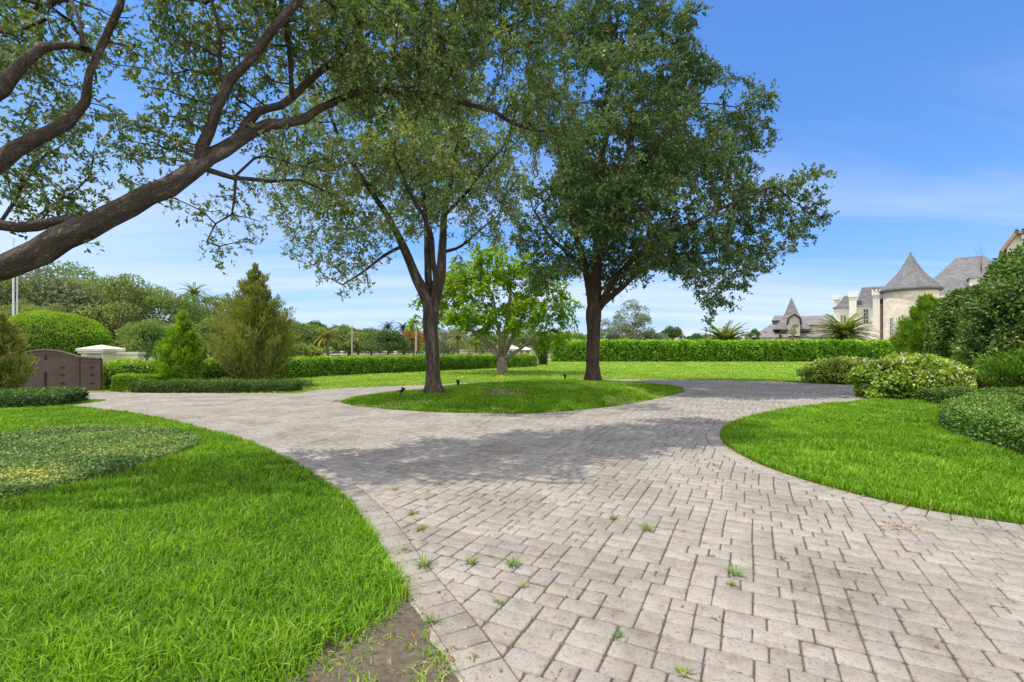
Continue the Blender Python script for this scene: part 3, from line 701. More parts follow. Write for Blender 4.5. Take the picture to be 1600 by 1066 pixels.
def blades(Pb, h, wd, bend=.5):
    n_ = len(Pb); a = rs.uniform(0, 2*math.pi, n_); lean = rs.uniform(.15, 1, n_)*bend
    cl = np.array([noise.noise((p[0]*2.2, p[1]*2.2, 5.)) for p in Pb[::1]]) if n_ < 400000 else np.zeros(n_)
    a = a*.8+cl*9
    hh = h*rs.uniform(.45, 1.35, n_)*(1+cl*.45); ww = wd*rs.uniform(.7, 1.3, n_)
    D = np.c_[np.cos(a), np.sin(a), np.zeros(n_)]; S = np.c_[-np.sin(a), np.cos(a), np.zeros(n_)]; Z = np.array([0, 0, 1.])
    tw = rs.uniform(-.8, .8, n_)[:, None]; S = unit(S+D*tw)
    l_ = lean[:, None]; H = hh[:, None]; W_ = ww[:, None]
    m_ = Pb+Z*H*.62+D*H*l_*.35; t = Pb+Z*H*(1-.35*l_)+D*H*l_*1.0
    V = np.stack([Pb-S*W_*.4, Pb+S*W_*.4, m_+S*W_*.5, m_-S*W_*.5, t], 1).reshape(-1, 3)
    b = np.arange(n_)*5
    return V, np.c_[b, b+1, b+2, b+3], np.c_[b+3, b+2, b+4], cl
def make_grass(sets):
    VV, QQ, TT, R1 = [], [], [], []; b = 0
    for Pb, h, wd, bend, bias in sets:
        if not len(Pb): continue
        V, q, t, cl = blades(Pb, h, wd, bend)
        VV.append(V); QQ.append(q+b); TT.append(t+b); b += len(V); R1.append(np.clip(rs.beta(1.4, 1.9, len(Pb))*.9+cl*.22+bias, 0, 1))
    r_ = np.concatenate(R1)
    o = mk('grass', np.vstack(VV), [np.vstack(QQ), np.vstack(TT)], M['grass'], rnd=np.concatenate([r_, r_])); tag(o, kind='stuff')
    return o
def cut(Pb, poly, soft=0):
    x, y = Pb[:, 0], Pb[:, 1]
    if soft:
        x = x+rs.normal(size=len(x))*soft; y = y+rs.normal(size=len(x))*soft
    return Pb[~inpoly(x, y, poly)]
hedge_left_low = [(-12.75, 14.1), (-14.5, 13.6), (-17.2, 13.2), (-20, 13)]
hedge_right_low = [(7.55, 5.6), (8.0, 7.1), (8.55, 8.6), (9.6, 10.0), (10.9, 11.2), (12.6, 12.3)]
sets = []
Lz = lambda x, y: np.full(len(x), -.035)
for d0, d1, dn, h, wd in ((1.2, 3.4, 6600, .118, .0075), (3.4, 5.5, 5400, .108, .0085), (5.5, 9, 3800, .095, .0105), (9, 16.5, 2100, .085, .016)):
    p = scatter(Lpoly, dn, d0, d1, zf=Lz, pad=1.2); p = cut(cut(p, cover_poly, .05), soil_s, .05)
    sets.append((p, h, wd, .9, 0))
soil_cut = soil_s
sp = scatter(soil_s, 1500, 1.2, 3.3, zf=Lz); sp = sp[inpoly(sp[:, 0], sp[:, 1], Lpoly)]
cln = np.array([noise.noise((a*4, b*4, 9)) for a, b, _ in sp]); sets.append((sp[cln > .02], .06, .006, 1.3, .25))
make_grass(sets); sets = []
Rz = lambda x, y: np.full(len(x), -.012)
for d0, d1, dn, h, wd in ((1.8, 3.2, 4200, .10, .009), (3.2, 6, 4800, .10, .0085), (6, 10, 3400, .095, .011), (10, 18.6, 2000, .09, .016)):
    p = scatter(Rpoly, dn, d0, d1, zf=Rz, pad=2.2)
    p = p[~((p[:, 0] > np.interp(p[:, 1], [5.6, 7.1, 8.6, 10, 11.2, 12.3], [7.7, 8.2, 8.7, 9.7, 11, 12.7])) & (p[:, 1] > 5))]
    sets.append((p, h, wd, .8, .02))
make_grass(sets)
ib = scatter(iring, 2300, 10, 24, zf=mound)
pat = np.array([noise.noise((a*.8, b*.8, 2)) for a, b, _ in ib])
dirt_c = np.array([(-.15, 15.0), (3.0, 17.6), (-2.2, 14.9)])
keep = np.ones(len(ib), bool)
for c_, rr in zip(dirt_c, (.75, .5, .45)):
    keep &= ~((np.hypot(ib[:, 0]-c_[0], (ib[:, 1]-c_[1])) < rr*(1+.5*pat)) & (rs.uniform(size=len(ib)) < .8))
worn = keep & (pat > .18); fresh = keep & ~worn
make_grass([(ib[fresh], .075, .014, .9, 0), (ib[worn][::2], .05, .013, 1.1, .28)])
sets = []
for d0, d1, dn, h, wd in ((17, 27, 420, .075, .03), (27, 40, 150, .085, .055), (40, 61, 60, .10, .10)):
    sets.append((scatter(farlawn, dn, d0, d1, 1.1, zf=Rz), h, wd, .7, .36))
make_grass(sets)
print('grass done')

# ground cover patch on the left lawn
cp = scatter(cover_poly, 3400, 4, 11, zf=lambda x, y: np.zeros(len(x)))
hn = np.array([noise.noise((a*1.6, b*1.6, 1))*.04+noise.noise((a*7, b*7, 1))*.025 for a, b, _ in cp])
cp[:, 2] = rs.uniform(0, 1, len(cp))**.5*(.10+hn)
n_ = len(cp)
V, Fq = leaves(cp, unit(rs.normal(size=(n_, 3))*[1, 1, .4]+[0, 0, .25]), unit(rs.normal(size=(n_, 3))*.5+[0, 0, 1]), rs.uniform(.028, .055, n_), rs.uniform(.018, .032, n_), 4)
pn = np.array([noise.noise((a*.9+3, b*1.3, 7)) for a, b, _ in cp])
lowy = np.clip((6.6-cp[:, 1])/1.5, 0, 1)*.25
tag(mk('ground_cover', V, [Fq], M['cover'], rnd=np.clip(rs.beta(1.5, 2.4, n_)*.75+pn*.6+lowy*.7, 0, 1)), 'grey green creeping ground cover with yellow patches in the left lawn', kind='stuff')
sheet('soil', cover_poly*.985+cover_poly.mean(0)*.015, -.012, .02, M['mulch'])

# ------------------------------------------------------------------ leafy shells (hedges, domes, bushes)
def sample(V, Fq, n_):
    V = np.asarray(V); Fq = np.asarray(Fq)
    T = Fq if Fq.shape[1] == 3 else np.vstack([Fq[:, [0, 1, 2]], Fq[:, [0, 2, 3]]])
    a, b, c = V[T[:, 0]], V[T[:, 1]], V[T[:, 2]]; cr = np.cross(b-a, c-a); A = np.linalg.norm(cr, axis=1)
    i = rs.choice(len(T), n_, p=A/A.sum()); u, v = rs.uniform(size=(2, n_)); f = u+v > 1; u[f] = 1-u[f]; v[f] = 1-v[f]
    return a[i]+(b-a)[i]*u[:, None]+(c-a)[i]*v[:, None], unit(cr[i])
def hedge_geo(path, width, height, z0=0, nseg=.35, rough=.05, fr=1.3, top_r=.18):
    p = smooth_path(path, nseg); t = unit(np.gradient(p, axis=0)); nrm = np.c_[t[:, 1], -t[:, 0]]
    prof = [(-.5, 0), (-.52, .35), (-.5, .75), (-.5+top_r*.6, 1), (0, 1.02), (.5-top_r*.6, 1), (.5, .75), (.52, .35), (.5, 0)]
    k = len(prof); V = []
    for i in range(len(p)):
        e_ = 1 if 0 < i < len(p)-1 else .8
        for (u, h) in prof:
            q = np.array([*(p[i]+nrm[i]*u*width*e_), z0+h*height*(1 if e_ == 1 else .9)])
            f = noise.noise((q[0]*fr, q[1]*fr, q[2]*fr*1.3)); f2 = noise.noise((q[0]*fr*3, q[1]*fr*3, q[2]*fr*3))
            q[:2] += nrm[i]*np.sign(u)*(f*rough+f2*rough*.5); q[2] += (f*rough*1.2+f2*rough*.6)*(h > .2); V.append(q)
    m_ = len(p); Fq = [(i*k+j, i*k+j+1, (i+1)*k+j+1, (i+1)*k+j) for i in range(m_-1) for j in range(k-1)]
    # end caps as quads to the mid line
    for i, fl in ((0, 1), (m_-1, 0)):
        for j in range(4):
            q = (i*k+j, i*k+j+1, i*k+k-2-j, i*k+k-1-j); Fq.append(q if not fl else q[::-1])
    V = np.array(V); Fq = np.array(Fq)
    # orient outward: compare with centroid line
    a, b, c = V[Fq[:, 0]], V[Fq[:, 1]], V[Fq[:, 2]]; nr = np.cross(b-a, c-a); cen = V[Fq].mean(1)
    d = np.linalg.norm(cen[:, None, :2]-p[None], axis=2).argmin(1); base = np.c_[p[d], np.full(len(cen), z0+height*.45)]
    fl = np.sum(nr*(cen-base), 1) < 0; Fq[fl] = Fq[fl][:, ::-1]
    return V, Fq
def dome_geo(c, rx, ry, rz, zmin=None, lobes=.12, fr=.9, nu=40, nv_=22):
    V = []
    for j in range(nv_+1):
        th = math.pi*j/nv_
        for i in range(nu):
            a = 2*math.pi*i/nu; d = np.array([math.sin(th)*math.cos(a), math.sin(th)*math.sin(a), math.cos(th)])
            f = 1+lobes*noise.noise((d[0]*fr*2+c[0], d[1]*fr*2+c[1], d[2]*fr*2))+lobes*.5*noise.noise((d[0]*fr*6+c[0], d[1]*fr*6, d[2]*fr*6))
            q = np.array(c)+d*np.array([rx, ry, rz])*f
            if zmin is not None: q[2] = max(q[2], zmin)
            V.append(q)
    Fq = [(j*nu+i, (j+1)*nu+i, (j+1)*nu+(i+1) % nu, j*nu+(i+1) % nu) for j in range(nv_) for i in range(nu)]
    return np.array(V), np.array(Fq)
def shell(parent, geo, n_, L, W, mat, depth=.1, kind=4, up=.35, shrink=.94, name='foliage', rbias=0, core='core_twigs', toplight=0):
    V, Fq = geo
    c = V.mean(0)
    Ps, Nn = sample(V, Fq, n_)
    keep_ = Nn[:, 2] > -.75; Ps, Nn = Ps[keep_], Nn[keep_]; n_ = len(Ps)
    Pb = Ps-Nn*(rs.uniform(0, 1, n_)*depth)[:, None]
    cl = np.array([noise.noise((p[0]*2.3, p[1]*2.3, p[2]*2.3)) for p in Pb])
    Pb += Nn*(cl*depth*.6)[:, None]
    D = unit(Nn*.7+rs.normal(size=(n_, 3))*.6+np.array([0, 0, up])); Uu = unit(Nn+rs.normal(size=(n_, 3))*.5+np.array([0, 0, .4]))
    s_ = rs.uniform(.65, 1.2, n_)
    V2, F2 = leaves(Pb, D, Uu, L*s_, W*s_, kind)
    # toplight paints upward-facing leaves paler, imitating the sunlit top
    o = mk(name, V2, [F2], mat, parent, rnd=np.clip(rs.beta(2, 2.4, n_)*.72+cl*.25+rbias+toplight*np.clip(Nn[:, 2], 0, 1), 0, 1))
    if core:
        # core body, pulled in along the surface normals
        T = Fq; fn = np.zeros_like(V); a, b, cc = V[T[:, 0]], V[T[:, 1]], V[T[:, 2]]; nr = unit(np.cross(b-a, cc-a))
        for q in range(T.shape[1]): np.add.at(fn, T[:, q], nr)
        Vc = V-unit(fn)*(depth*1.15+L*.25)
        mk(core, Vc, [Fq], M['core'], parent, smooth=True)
    return o

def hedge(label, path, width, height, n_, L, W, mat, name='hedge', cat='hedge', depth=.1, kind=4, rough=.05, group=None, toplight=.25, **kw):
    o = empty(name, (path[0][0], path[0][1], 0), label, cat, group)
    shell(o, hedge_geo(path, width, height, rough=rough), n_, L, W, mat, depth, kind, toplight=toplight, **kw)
    return o
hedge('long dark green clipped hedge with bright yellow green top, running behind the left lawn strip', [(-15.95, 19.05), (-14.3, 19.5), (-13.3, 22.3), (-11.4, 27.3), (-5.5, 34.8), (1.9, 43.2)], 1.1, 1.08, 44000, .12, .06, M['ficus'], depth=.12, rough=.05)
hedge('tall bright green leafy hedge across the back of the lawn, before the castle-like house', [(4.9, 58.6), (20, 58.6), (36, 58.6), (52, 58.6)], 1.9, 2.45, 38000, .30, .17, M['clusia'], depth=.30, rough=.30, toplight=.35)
hedge('low dark glossy hedge at the left edge in front of the bronze gate', hedge_left_low, 1.7, .42, 20000, .07, .036, M['jasmine'], depth=.08, rough=.05)
hedge('low clipped dark hedge lining the bed between the driveway and the conifers', [(-13.9, 18.0), (-12.5, 17.95), (-9.9, 17.95), (-7.95, 17.95)], .85, .40, 17000, .065, .034, M['jasmine'], depth=.08, rough=.04)
hedge('small yellow green clipped hedge right of the gate, lower than the one behind', [(-15.0, 18.3), (-14.3, 18.35), (-13.5, 18.5)], .55, .62, 6000, .07, .036, M['yellowhedge'], depth=.07, rough=.03)
hedge('curved low glossy hedge at the right edge along the oval lawn', hedge_right_low, 1.05, .46, 36000, .055, .026, M['jasmine'], depth=.08, rough=.07, kind=6, rbias=.18)
hedge('short dark low hedge behind the curved one at the right edge', [(12.0, 13.9), (13.4, 13.4), (15.4, 13.1)], 1.0, .46, 9000, .07, .032, M['jasmine'], depth=.08, rough=.06)

# clipped dome tree behind the gate
o = empty('dome_tree', (-21.7, 23.3, 0), 'yellow green clipped dome-shaped tree rising behind the bronze gate', 'tree')
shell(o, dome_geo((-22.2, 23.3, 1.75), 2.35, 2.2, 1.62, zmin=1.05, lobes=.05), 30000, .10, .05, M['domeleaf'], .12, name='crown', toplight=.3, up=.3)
mb = MB()
for dx_, dy_ in ((-.3, 0), (.25, .2), (0, -.3)): mb.tube([(-21.7+dx_*.3, 23.3+dy_*.3, -.1), (-21.7+dx_, 23.3+dy_, .7), (-21.7+dx_*2.5, 23.3+dy_*2.5, 1.5)], [.13, .1, .07])
mb.build('trunk', M['bark_far'], o, True)

def flowers(parent, geo, n_, size, zmin):
    Ps, Nn = sample(*geo, n_); k = (Ps[:, 2] > zmin) & (Nn[:, 2] > -.2); Ps, Nn = Ps[k], Nn[k]
    VV, FF = [], []; b = 0
    Pb = np.repeat(Ps+Nn*.03, 5, 0)+rs.normal(size=(len(Ps)*5, 3))*size*.3; NN = np.repeat(Nn, 5, 0)
    D = unit(NN*.5+rs.normal(size=Pb.shape)*.8); V, Fq = leaves(Pb, D, unit(NN+rs.normal(size=Pb.shape)*.3), size*rs.uniform(.7, 1.2, len(Pb)), size*.7, 4, .1)
    mk('blossoms', V, [Fq], M['petal'], parent, rnd=rs.uniform(size=len(Pb)))
o = empty('flowering_shrub', (12.9, 15.4, 0), 'mottled yellow green shrub with cream blossoms, the nearer and larger one beside the oval lawn', 'shrub')
ge = dome_geo((12.95, 15.6, .45), 1.75, 1.15, .9, zmin=-.05, lobes=.22, fr=1.3)
shell(o, ge, 13000, .11, .065, M['variegated'], .16, kind=6); flowers(o, ge, 460, .045, .35)
o = empty('flowering_shrub', (15.4, 22.4, 0), 'mottled shrub with cream blossoms, the farther one where the driveway bends out of view', 'shrub')
ge = dome_geo((15.6, 22.6, .42), 1.95, 1.1, .76, zmin=-.05, lobes=.22, fr=1.3)
shell(o, ge, 9000, .12, .07, M['variegated'], .16, kind=6); flowers(o, ge, 260, .065, .4)

# ------------------------------------------------------------------ conifers
def conifer(name, label, x, y, h, r, mat, n_=150, per=110, z0=0, leafL=.16, leafW=.035, shape=1.0, rag=.25, lean=.55, group=None):
    o = empty(name, (x, y, z0), label, 'conifer', group)
    t = rs.beta(1.05, 1.5, n_)*.97; a = rs.uniform(0, 2*math.pi, n_)
    Rr = r*np.clip((1-t)**shape*(1-.35*np.exp(-t*14)), .02, 1)*rs.uniform(1-rag, 1+rag*.6, n_)
    zb = z0+.05+h*t*.92
    tip = np.c_[x+Rr*np.cos(a), y+Rr*np.sin(a), zb+Rr*lean+h*.06]
    base = np.c_[np.full(n_, x), np.full(n_, y), zb]
    s_ = rs.uniform(.25, 1, (n_, per))**.8
    Pb = base[:, None]+(tip-base)[:, None]*s_[..., None]
    Pb[..., 2] += -(s_*(1-s_))*Rr[:, None]*.35
    spread = (.10+.22*(1-s_))*np.minimum(Rr[:, None], 1.0)*.9+.03
    Pb = Pb+rs.normal(size=Pb.shape)*spread[..., None]*.55
    D = unit((tip-base)[:, None]*np.ones((1, per, 1)))
    Pb = Pb.reshape(-1, 3); D = D.reshape(-1, 3); m_ = len(Pb)
    D = unit(D*.9+rs.normal(size=(m_, 3))*.45+np.array([0, 0, .55]))
    V, Fq = leaves(Pb, D, rvec(m_), leafL*rs.uniform(.6, 1.2, m_), leafW*rs.uniform(.7, 1.2, m_), 4, .2)
    br = np.repeat(rs.uniform(0, 1, n_), per)
    mk('crown', V, [Fq], mat, o, rnd=np.clip(br*.5+rs.uniform(0, .5, m_)+.0*s_.ravel(), 0, 1))
    mb = MB(); mb.tube([(x, y, z0-.1), (x+.02, y, z0+h*.5), (x, y, z0+h*.9)], [.035*h**.5, .025*h**.5, .008], 7)
    for k in range(0, n_, 2):
        mb.tube([base[k], (base[k]*.5+tip[k]*.5)-[0, 0, Rr[k]*.08], tip[k]*.85+base[k]*.15], [.012, .008, .004], 3)
    mb.build('trunk', M['bark_far'], o, True)
    return o
conifer('conifer', 'small bright green cone-shaped conifer in the left bed', -13.2, 19.3, 3.1, .98, M['cypress'], 200, 120, shape=.85, rag=.25)
conifer('conifer', 'tall bronze green ragged conifer in the left bed, the biggest conifer', -10.7, 20.2, 5.25, 1.85, M['bronze'], 260, 150, shape=.95, rag=.5, leafL=.2, leafW=.034)
conifer('conifer', 'olive conifer cut off by the left edge beside the gate', -15.9, 14.9, 2.7, .85, M['bronze'], 180, 110, shape=.65, rag=.25)
conifer('conifer', 'bright green feathery conifer at right in front of the round tower', 19.2, 22.3, 4.1, 1.45, M['cypress'], 280, 160, shape=.8, rag=.3, lean=.8, leafL=.22)
conifer('conifer', 'low dark spreading conifer under the big shrub at the right edge', 16.9, 16.0, 1.5, 1.2, M['darkjuniper'], 160, 120, shape=.5, rag=.35)
conifer('conifer', 'low green spreading conifer between the flowering shrub and the right edge', 18.4, 19.0, 1.7, 1.25, M['darkjuniper'], 140, 110, shape=.5, rag=.35)

# feathery ground cover in the left bed
n_ = 5200; x = rs.uniform(-12.6, -8.4, n_); y = rs.uniform(18.5, 20.6, n_); z = rs.uniform(0, .5, n_)*(.6+.5*np.array([noise.noise((a, b, 3)) for a, b in zip(x, y)]))
V, Fq = leaves(np.c_[x, y, z], unit(rs.normal(size=(n_, 3))+[0, 0, .9]), rvec(n_), .18, .022)
tag(mk('ground_cover', V, [Fq], M['far_a'], rnd=rs.uniform(size=n_)), 'feathery pale green ground cover under the bronze conifer', kind='stuff')
sheet('garden_bed', [(-15.5, 17.9), (-14.2, 17.55), (-12.5, 17.5), (-7.6, 17.5), (-7.6, 18.4), (-8.2, 21), (-11, 23.5), (-14, 22.4), (-16.2, 19.5)], -.004, .05, M['mulch'])
sheet('garden_bed', [(9.2, 8.2), (10.2, 9.6), (12.8, 12), (14, 16.6), (12.6, 17.2), (16.6, 22), (22, 25), (34, 22), (34, 7)], -.004, .03, M['mulch'])

# big shrubs on the right
o = empty('shrub', (20.0, 16.6, 0), 'huge broad-leaved shrub bulging in from the right edge, the tallest shrub', 'shrub')
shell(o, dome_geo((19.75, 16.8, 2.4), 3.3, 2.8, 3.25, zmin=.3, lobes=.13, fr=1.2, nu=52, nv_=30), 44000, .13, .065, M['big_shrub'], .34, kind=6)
mb = MB()
for k in range(5): mb.tube([(20+.3*k-.6, 16.6, -.1), (19.6+.4*k-.6, 16.2, 1.0), (19+.8*k-.6, 15.8, 2.2)], [.09, .07, .05])
mb.build('stems', M['bark_far'], o, True)
mb = MB()
for dx_, dz_ in ((0, 1.1), (-.25, .75), (.12, .7), (-.1, .9)): mb.tube([(16.9, 17.4, 4.3), (16.9+dx_*.4, 17.4, 4.3+dz_*.7), (16.9+dx_, 17.4, 4.5+dz_)], [.009, .006, .003], 4)
mb.build('bare_twigs', M['bark_far'], o)
o = empty('shrub', (18.6, 20.6, 0), 'upright leafy shrub between the feathery conifer and the huge shrub', 'shrub')
shell(o, dome_geo((19.3, 20.8, 1.9), 1.15, 1.1, 2.15, zmin=.1, lobes=.3, fr=1.4), 17000, .13, .06, M['big_shrub'], .25, kind=6, rbias=.12)
mb = MB(); mb.tube([(18.9, 20.8, -.1), (18.8, 20.7, 1), (19, 20.8, 2)], [.1, .08, .05]); mb.build('trunk', M['bark_far'], o, True)

# ------------------------------------------------------------------ the three oaks and the lime green tree
zl = float(mound(np.array([-2.4]), np.array([14.95]))[0]); zr = float(mound(np.array([3.4]), np.array([20.5]))[0])
def flare(tr, x, y, z, r0, hts, n_=5):
    pass
# right oak on the island
DR = 20.5
o = empty('oak_tree', (3.42, DR, zr), 'large dense dark green oak standing on the right end of the grass island', 'tree', 'oak trees over the driveway')
T = Tree()
xb, yb = 3.42, DR
T.path([(xb, yb, zr-.15, .46), (xb, yb, zr+.08, .38), (xb, yb, zr+.4, .30), (xb, yb, 1.3, .27), (xb+.03, yb, 2.3, .28), (xb+.05, yb, 3.0, .34), (xb+.08, yb, 3.5, .30)], False)
T.pxpath([(926, 470, DR, 17), (918, 430, DR-.2, 13), (905, 385, DR-.4, 11), (893, 330, DR-.6, 9), (880, 270, DR-.9, 7), (872, 200, DR-1, 5)])
T.pxpath([(930, 470, DR, 20), (932, 420, DR+.1, 17), (935, 350, DR+.3, 12), (940, 270, DR+.6, 9), (950, 180, DR+.5, 7), (960, 90, DR+.3, 5), (965, 20, DR, 3.5)])
T.pxpath([(938, 480, DR, 13), (955, 445, DR-.5, 11), (985, 410, DR-1.2, 9), (1030, 375, DR-1.9, 8), (1090, 345, DR-2.6, 6), (1150, 315, DR-3.2, 4.5), (1210, 290, DR-3.6, 3.5)])
T.pxpath([(940, 475, DR, 11), (965, 455, DR+.6, 9), (1000, 425, DR+1.2, 7), (1050, 400, DR+1.8, 6), (1110, 395, DR+2.3, 4)])
T.pxpath([(934, 400, DR+.2, 10), (965, 340, DR+.8, 8), (1000, 280, DR+1.4, 7), (1040, 200, DR+2, 5), (1075, 120, DR+2.3, 4)])
T.pxpath([(922, 440, DR-.2, 9), (935, 390, DR-1.3, 8), (955, 330, DR-2.4, 7), (975, 260, DR-3.2, 5), (990, 180, DR-3.6, 4)])
T.pxpath([(915, 420, DR-.2, 9), (893, 400, DR+.6, 7), (860, 370, DR+1.5, 5.5), (835, 330, DR+2, 4)])
T.pxpath([(1090, 345, DR-2.6, 5), (1120, 380, DR-3.2, 4), (1135, 420, DR-3.6, 3), (1140, 460, DR-3.8, 2.4)])
A = gaps(blobs([(985, 40, DR, 85), (905, 60, DR, 60), (1050, 45, DR+1, 48), (900, 150, DR-1, 85), (985, 140, DR-2.5, 85), (1060, 130, DR+1.5, 70), (1130, 165, DR+1, 58), (1180, 155, DR, 34), (1180, 210, DR+.5, 35),
           (1065, 215, DR-2, 85), (950, 250, DR-3, 90), (1120, 260, DR, 65), (860, 230, DR, 60), (870, 300, DR+1, 60), (840, 350, DR+1, 45),
           (1020, 330, DR-3, 75), (1110, 330, DR-3.5, 60), (1165, 320, DR-1, 45), (1215, 310, DR-2, 34), (1262, 282, DR-3, 30), (1278, 325, DR-3, 26), (1240, 350, DR-3, 34),
           (1080, 385, DR+1.5, 60), (1150, 380, DR-2, 50), (1185, 400, DR-3, 32), (1020, 405, DR-1, 42), (1000, 425, DR-2.5, 24), (1150, 430, DR-3.5, 38), (1125, 465, DR-4, 30), (1110, 488, DR-4, 16), (935, 440, DR+2.5, 40), (890, 430, DR+2, 34), (985, 380, DR+2.5, 60), (930, 300, DR+3, 80), (1075, 425, DR-3, 28),
           (930, 350, DR-2.5, 60), (880, 385, DR+1, 38), (940, 400, DR+2, 42), (845, 415, DR+.5, 32), (815, 330, DR, 38), (810, 380, DR+.5, 30), (835, 445, DR, 22), (820, 270, DR+1, 45), (865, 440, DR-1, 25), (1090, 60, DR+1, 22), (1000, 250, DR+3, 90)], 20), .5, 0.0)
A = np.vstack([A, blobs([(1262, 285, DR-3, 32), (1275, 330, DR-3, 28), (1240, 355, DR-3, 36), (1200, 330, DR-2.5, 34), (1190, 395, DR-3, 34), (1150, 425, DR-3.5, 40), (1125, 465, DR-4, 32), (1110, 490, DR-4, 16), (1095, 440, DR-3.5, 26), (1195, 150, DR, 24), (1165, 210, DR, 34), (1080, 20, DR, 24)], 14)])
T.grow(A, .24, .27, 5, 110)
T.wood('trunk', M['bark_dark'], o, .10)
S, D = T.sites()
crown('crown', S, D, M['oak_deep'], o, 4, 12, .12, .068, .34)
print('oak R', len(S))

# left oak on the island
DL = 14.95
o = empty('oak_tree', (-2.42, DL, zl), 'airy olive green oak standing on the left end of the grass island', 'tree', 'oak trees over the driveway')
T = Tree(.85); xb, yb = -2.42, DL
T.path([(xb, yb, zl-.15, .42), (xb, yb, zl+.05, .33), (xb-.01, yb, zl+.25, .25), (xb-.03, yb, 1.0, .222), (xb-.06, yb, 1.8, .215), (xb-.09, yb, 2.5, .245), (xb-.1, yb, 2.85, .24)], False)
T.pxpath([(668, 470, DL, 24), (652, 435, DL-.1, 19), (636, 400, DL-.2, 16), (620, 365, DL-.2, 13), (600, 330, DL-.3, 11), (575, 290, DL-.4, 9), (545, 245, DL-.6, 7.5), (520, 190, DL-.8, 6), (505, 130, DL-1, 5)])
T.pxpath([(680, 470, DL, 22), (688, 430, DL+.1, 18), (691, 385, DL+.2, 15), (695, 330, DL+.3, 11), (706, 280, DL+.4, 9), (715, 230, DL+.5, 7), (735, 170, DL+.6, 5)])
T.pxpath([(675, 486, DL+.05, 16), (672, 455, DL+.15, 15), (668, 405, DL+.5, 12), (666, 350, DL+.9, 9), (660, 290, DL+1.3, 7), (645, 230, DL+1.6, 6), (640, 170, DL+1.8, 4)])
T.pxpath([(679, 484, DL-.05, 15), (682, 450, DL-.25, 13), (677, 410, DL-.7, 10), (672, 360, DL-1.5, 8), (640, 300, DL-2.2, 6.5), (615, 240, DL-2.8, 5)])
T.pxpath([(628, 385, DL-.2, 7), (600, 400, DL-.5, 5.5), (565, 425, DL-.8, 4.5), (535, 445, DL-1, 3.5)])
T.pxpath([(695, 335, DL+.3, 8), (730, 300, DL-.5, 6), (760, 260, DL-1, 4.5), (785, 230, DL-1.3, 3.5)])
T.pxpath([(690, 395, DL+.2, 7), (720, 385, DL+.4, 5), (750, 360, DL+.6, 4), (775, 340, DL+.6, 3)])
T.pxpath([(600, 330, DL-.3, 8), (560, 330, DL+.3, 6), (515, 320, DL+.6, 5), (480, 325, DL+.8, 3.5)])
A = gaps(blobs([(520, 150, DL-1, 75), (600, 140, DL, 80), (690, 140, DL+.5, 80), (560, 230, DL-1, 80), (640, 220, DL-2, 80), (720, 220, DL, 75), (770, 210, DL-1, 50), (480, 260, DL-.5, 60), (455, 320, DL, 42), (500, 340, DL+.5, 55),
           (560, 320, DL+1, 60), (470, 370, DL, 32), (540, 395, DL-.5, 42), (500, 425, DL-1, 24), (560, 435, DL-1, 30), (535, 455, DL-1, 18), (600, 400, DL-.6, 24), (760, 300, DL, 50), (790, 340, DL, 26), (740, 370, DL+.5, 35),
           (700, 310, DL-1.5, 45), (640, 310, DL+2, 70), (680, 260, DL+2.5, 80), (430, 290, DL-.5, 30), (620, 345, DL-1.5, 35), (770, 380, DL+.5, 25), (800, 270, DL, 40), (720, 400, DL+.3, 20), (800, 180, DL-1, 50), (460, 200, DL-1, 50), (580, 380, DL-.8, 34), (520, 380, DL-.4, 34), (500, 300, DL-.6, 50), (610, 260, DL+1, 60), (760, 340, DL-.6, 34), (450, 395, DL-.6, 18), (790, 300, DL+1, 45)], 28), .75, -.16)
T.grow(A, .2, .24, 4, 110)
T.wood('trunk', M['bark'], o, .10)
S, D = T.sites()
crown('crown', S, D, M['oak_olive'], o, 4, 9, .092, .05, .28, woodmat=M['bark_far'])
print('oak L', len(S))

# near oak, its trunk outside the frame at left
o = empty('oak_tree', (-9.2, 5.0, 0), 'near rough-barked oak leaning in from the left edge with limbs arching overhead', 'tree', 'oak trees over the driveway')
T = Tree(.64, .075)
T.path([(-9.4, 4.9, -.15, .62), (-9.35, 4.9, .1, .52), (-9.25, 4.9, .6, .42), (-9.1, 5.0, 1.2, .38), (-8.8, 5.1, 1.7, .34)], False)
T.path([(-8.8, 5.1, 1.7, .24), (-7.4, 5.3, 2.15, .18)]+[(*P(a, b, d), w_*.325/F_PX*d) for a, b, d, w_ in ((0, 418, 5.5, 54), (60, 393, 5.7, 60), (128, 357, 5.9, 60), (200, 322, 6.2, 47), (262, 292, 6.5, 43), (312, 258, 6.8, 42), (352, 232, 7.1, 34), (400, 206, 7.4, 27), (445, 190, 7.7, 22), (480, 186, 8.0, 19), (520, 160, 8.3, 16), (560, 146, 8.6, 14), (620, 144, 9.0, 13), (700, 156, 9.5, 11), (770, 178, 10, 10), (830, 203, 10.5, 7), (880, 200, 11, 5))])
T.pxpath([(312, 255, 6.8, 30), (328, 205, 6.8, 27), (343, 165, 6.8, 25), (362, 125, 6.7, 22), (395, 88, 6.6, 23), (430, 50, 6.5, 20), (462, 10, 6.4, 19), (490, -50, 6.2, 16), (530, -120, 6.2, 12)])
T.pxpath([(352, 235, 7.1, 24), (390, 190, 7.4, 20), (438, 160, 7.8, 18), (470, 135, 8.1, 18), (500, 115, 8.3, 14), (545, 75, 8.6, 12), (575, 20, 8.8, 9), (600, -60, 9, 7)])
T.pxpath([(452, 150, 7.9, 12), (450, 100, 7.9, 11), (446, 40, 7.8, 10), (436, -40, 7.6, 8)])
T.pxpath([(347, 150, 6.8, 10), (345, 90, 6.7, 9), (344, 40, 6.5, 9), (334, 0, 6.4, 8), (322, -60, 6.2, 7)])
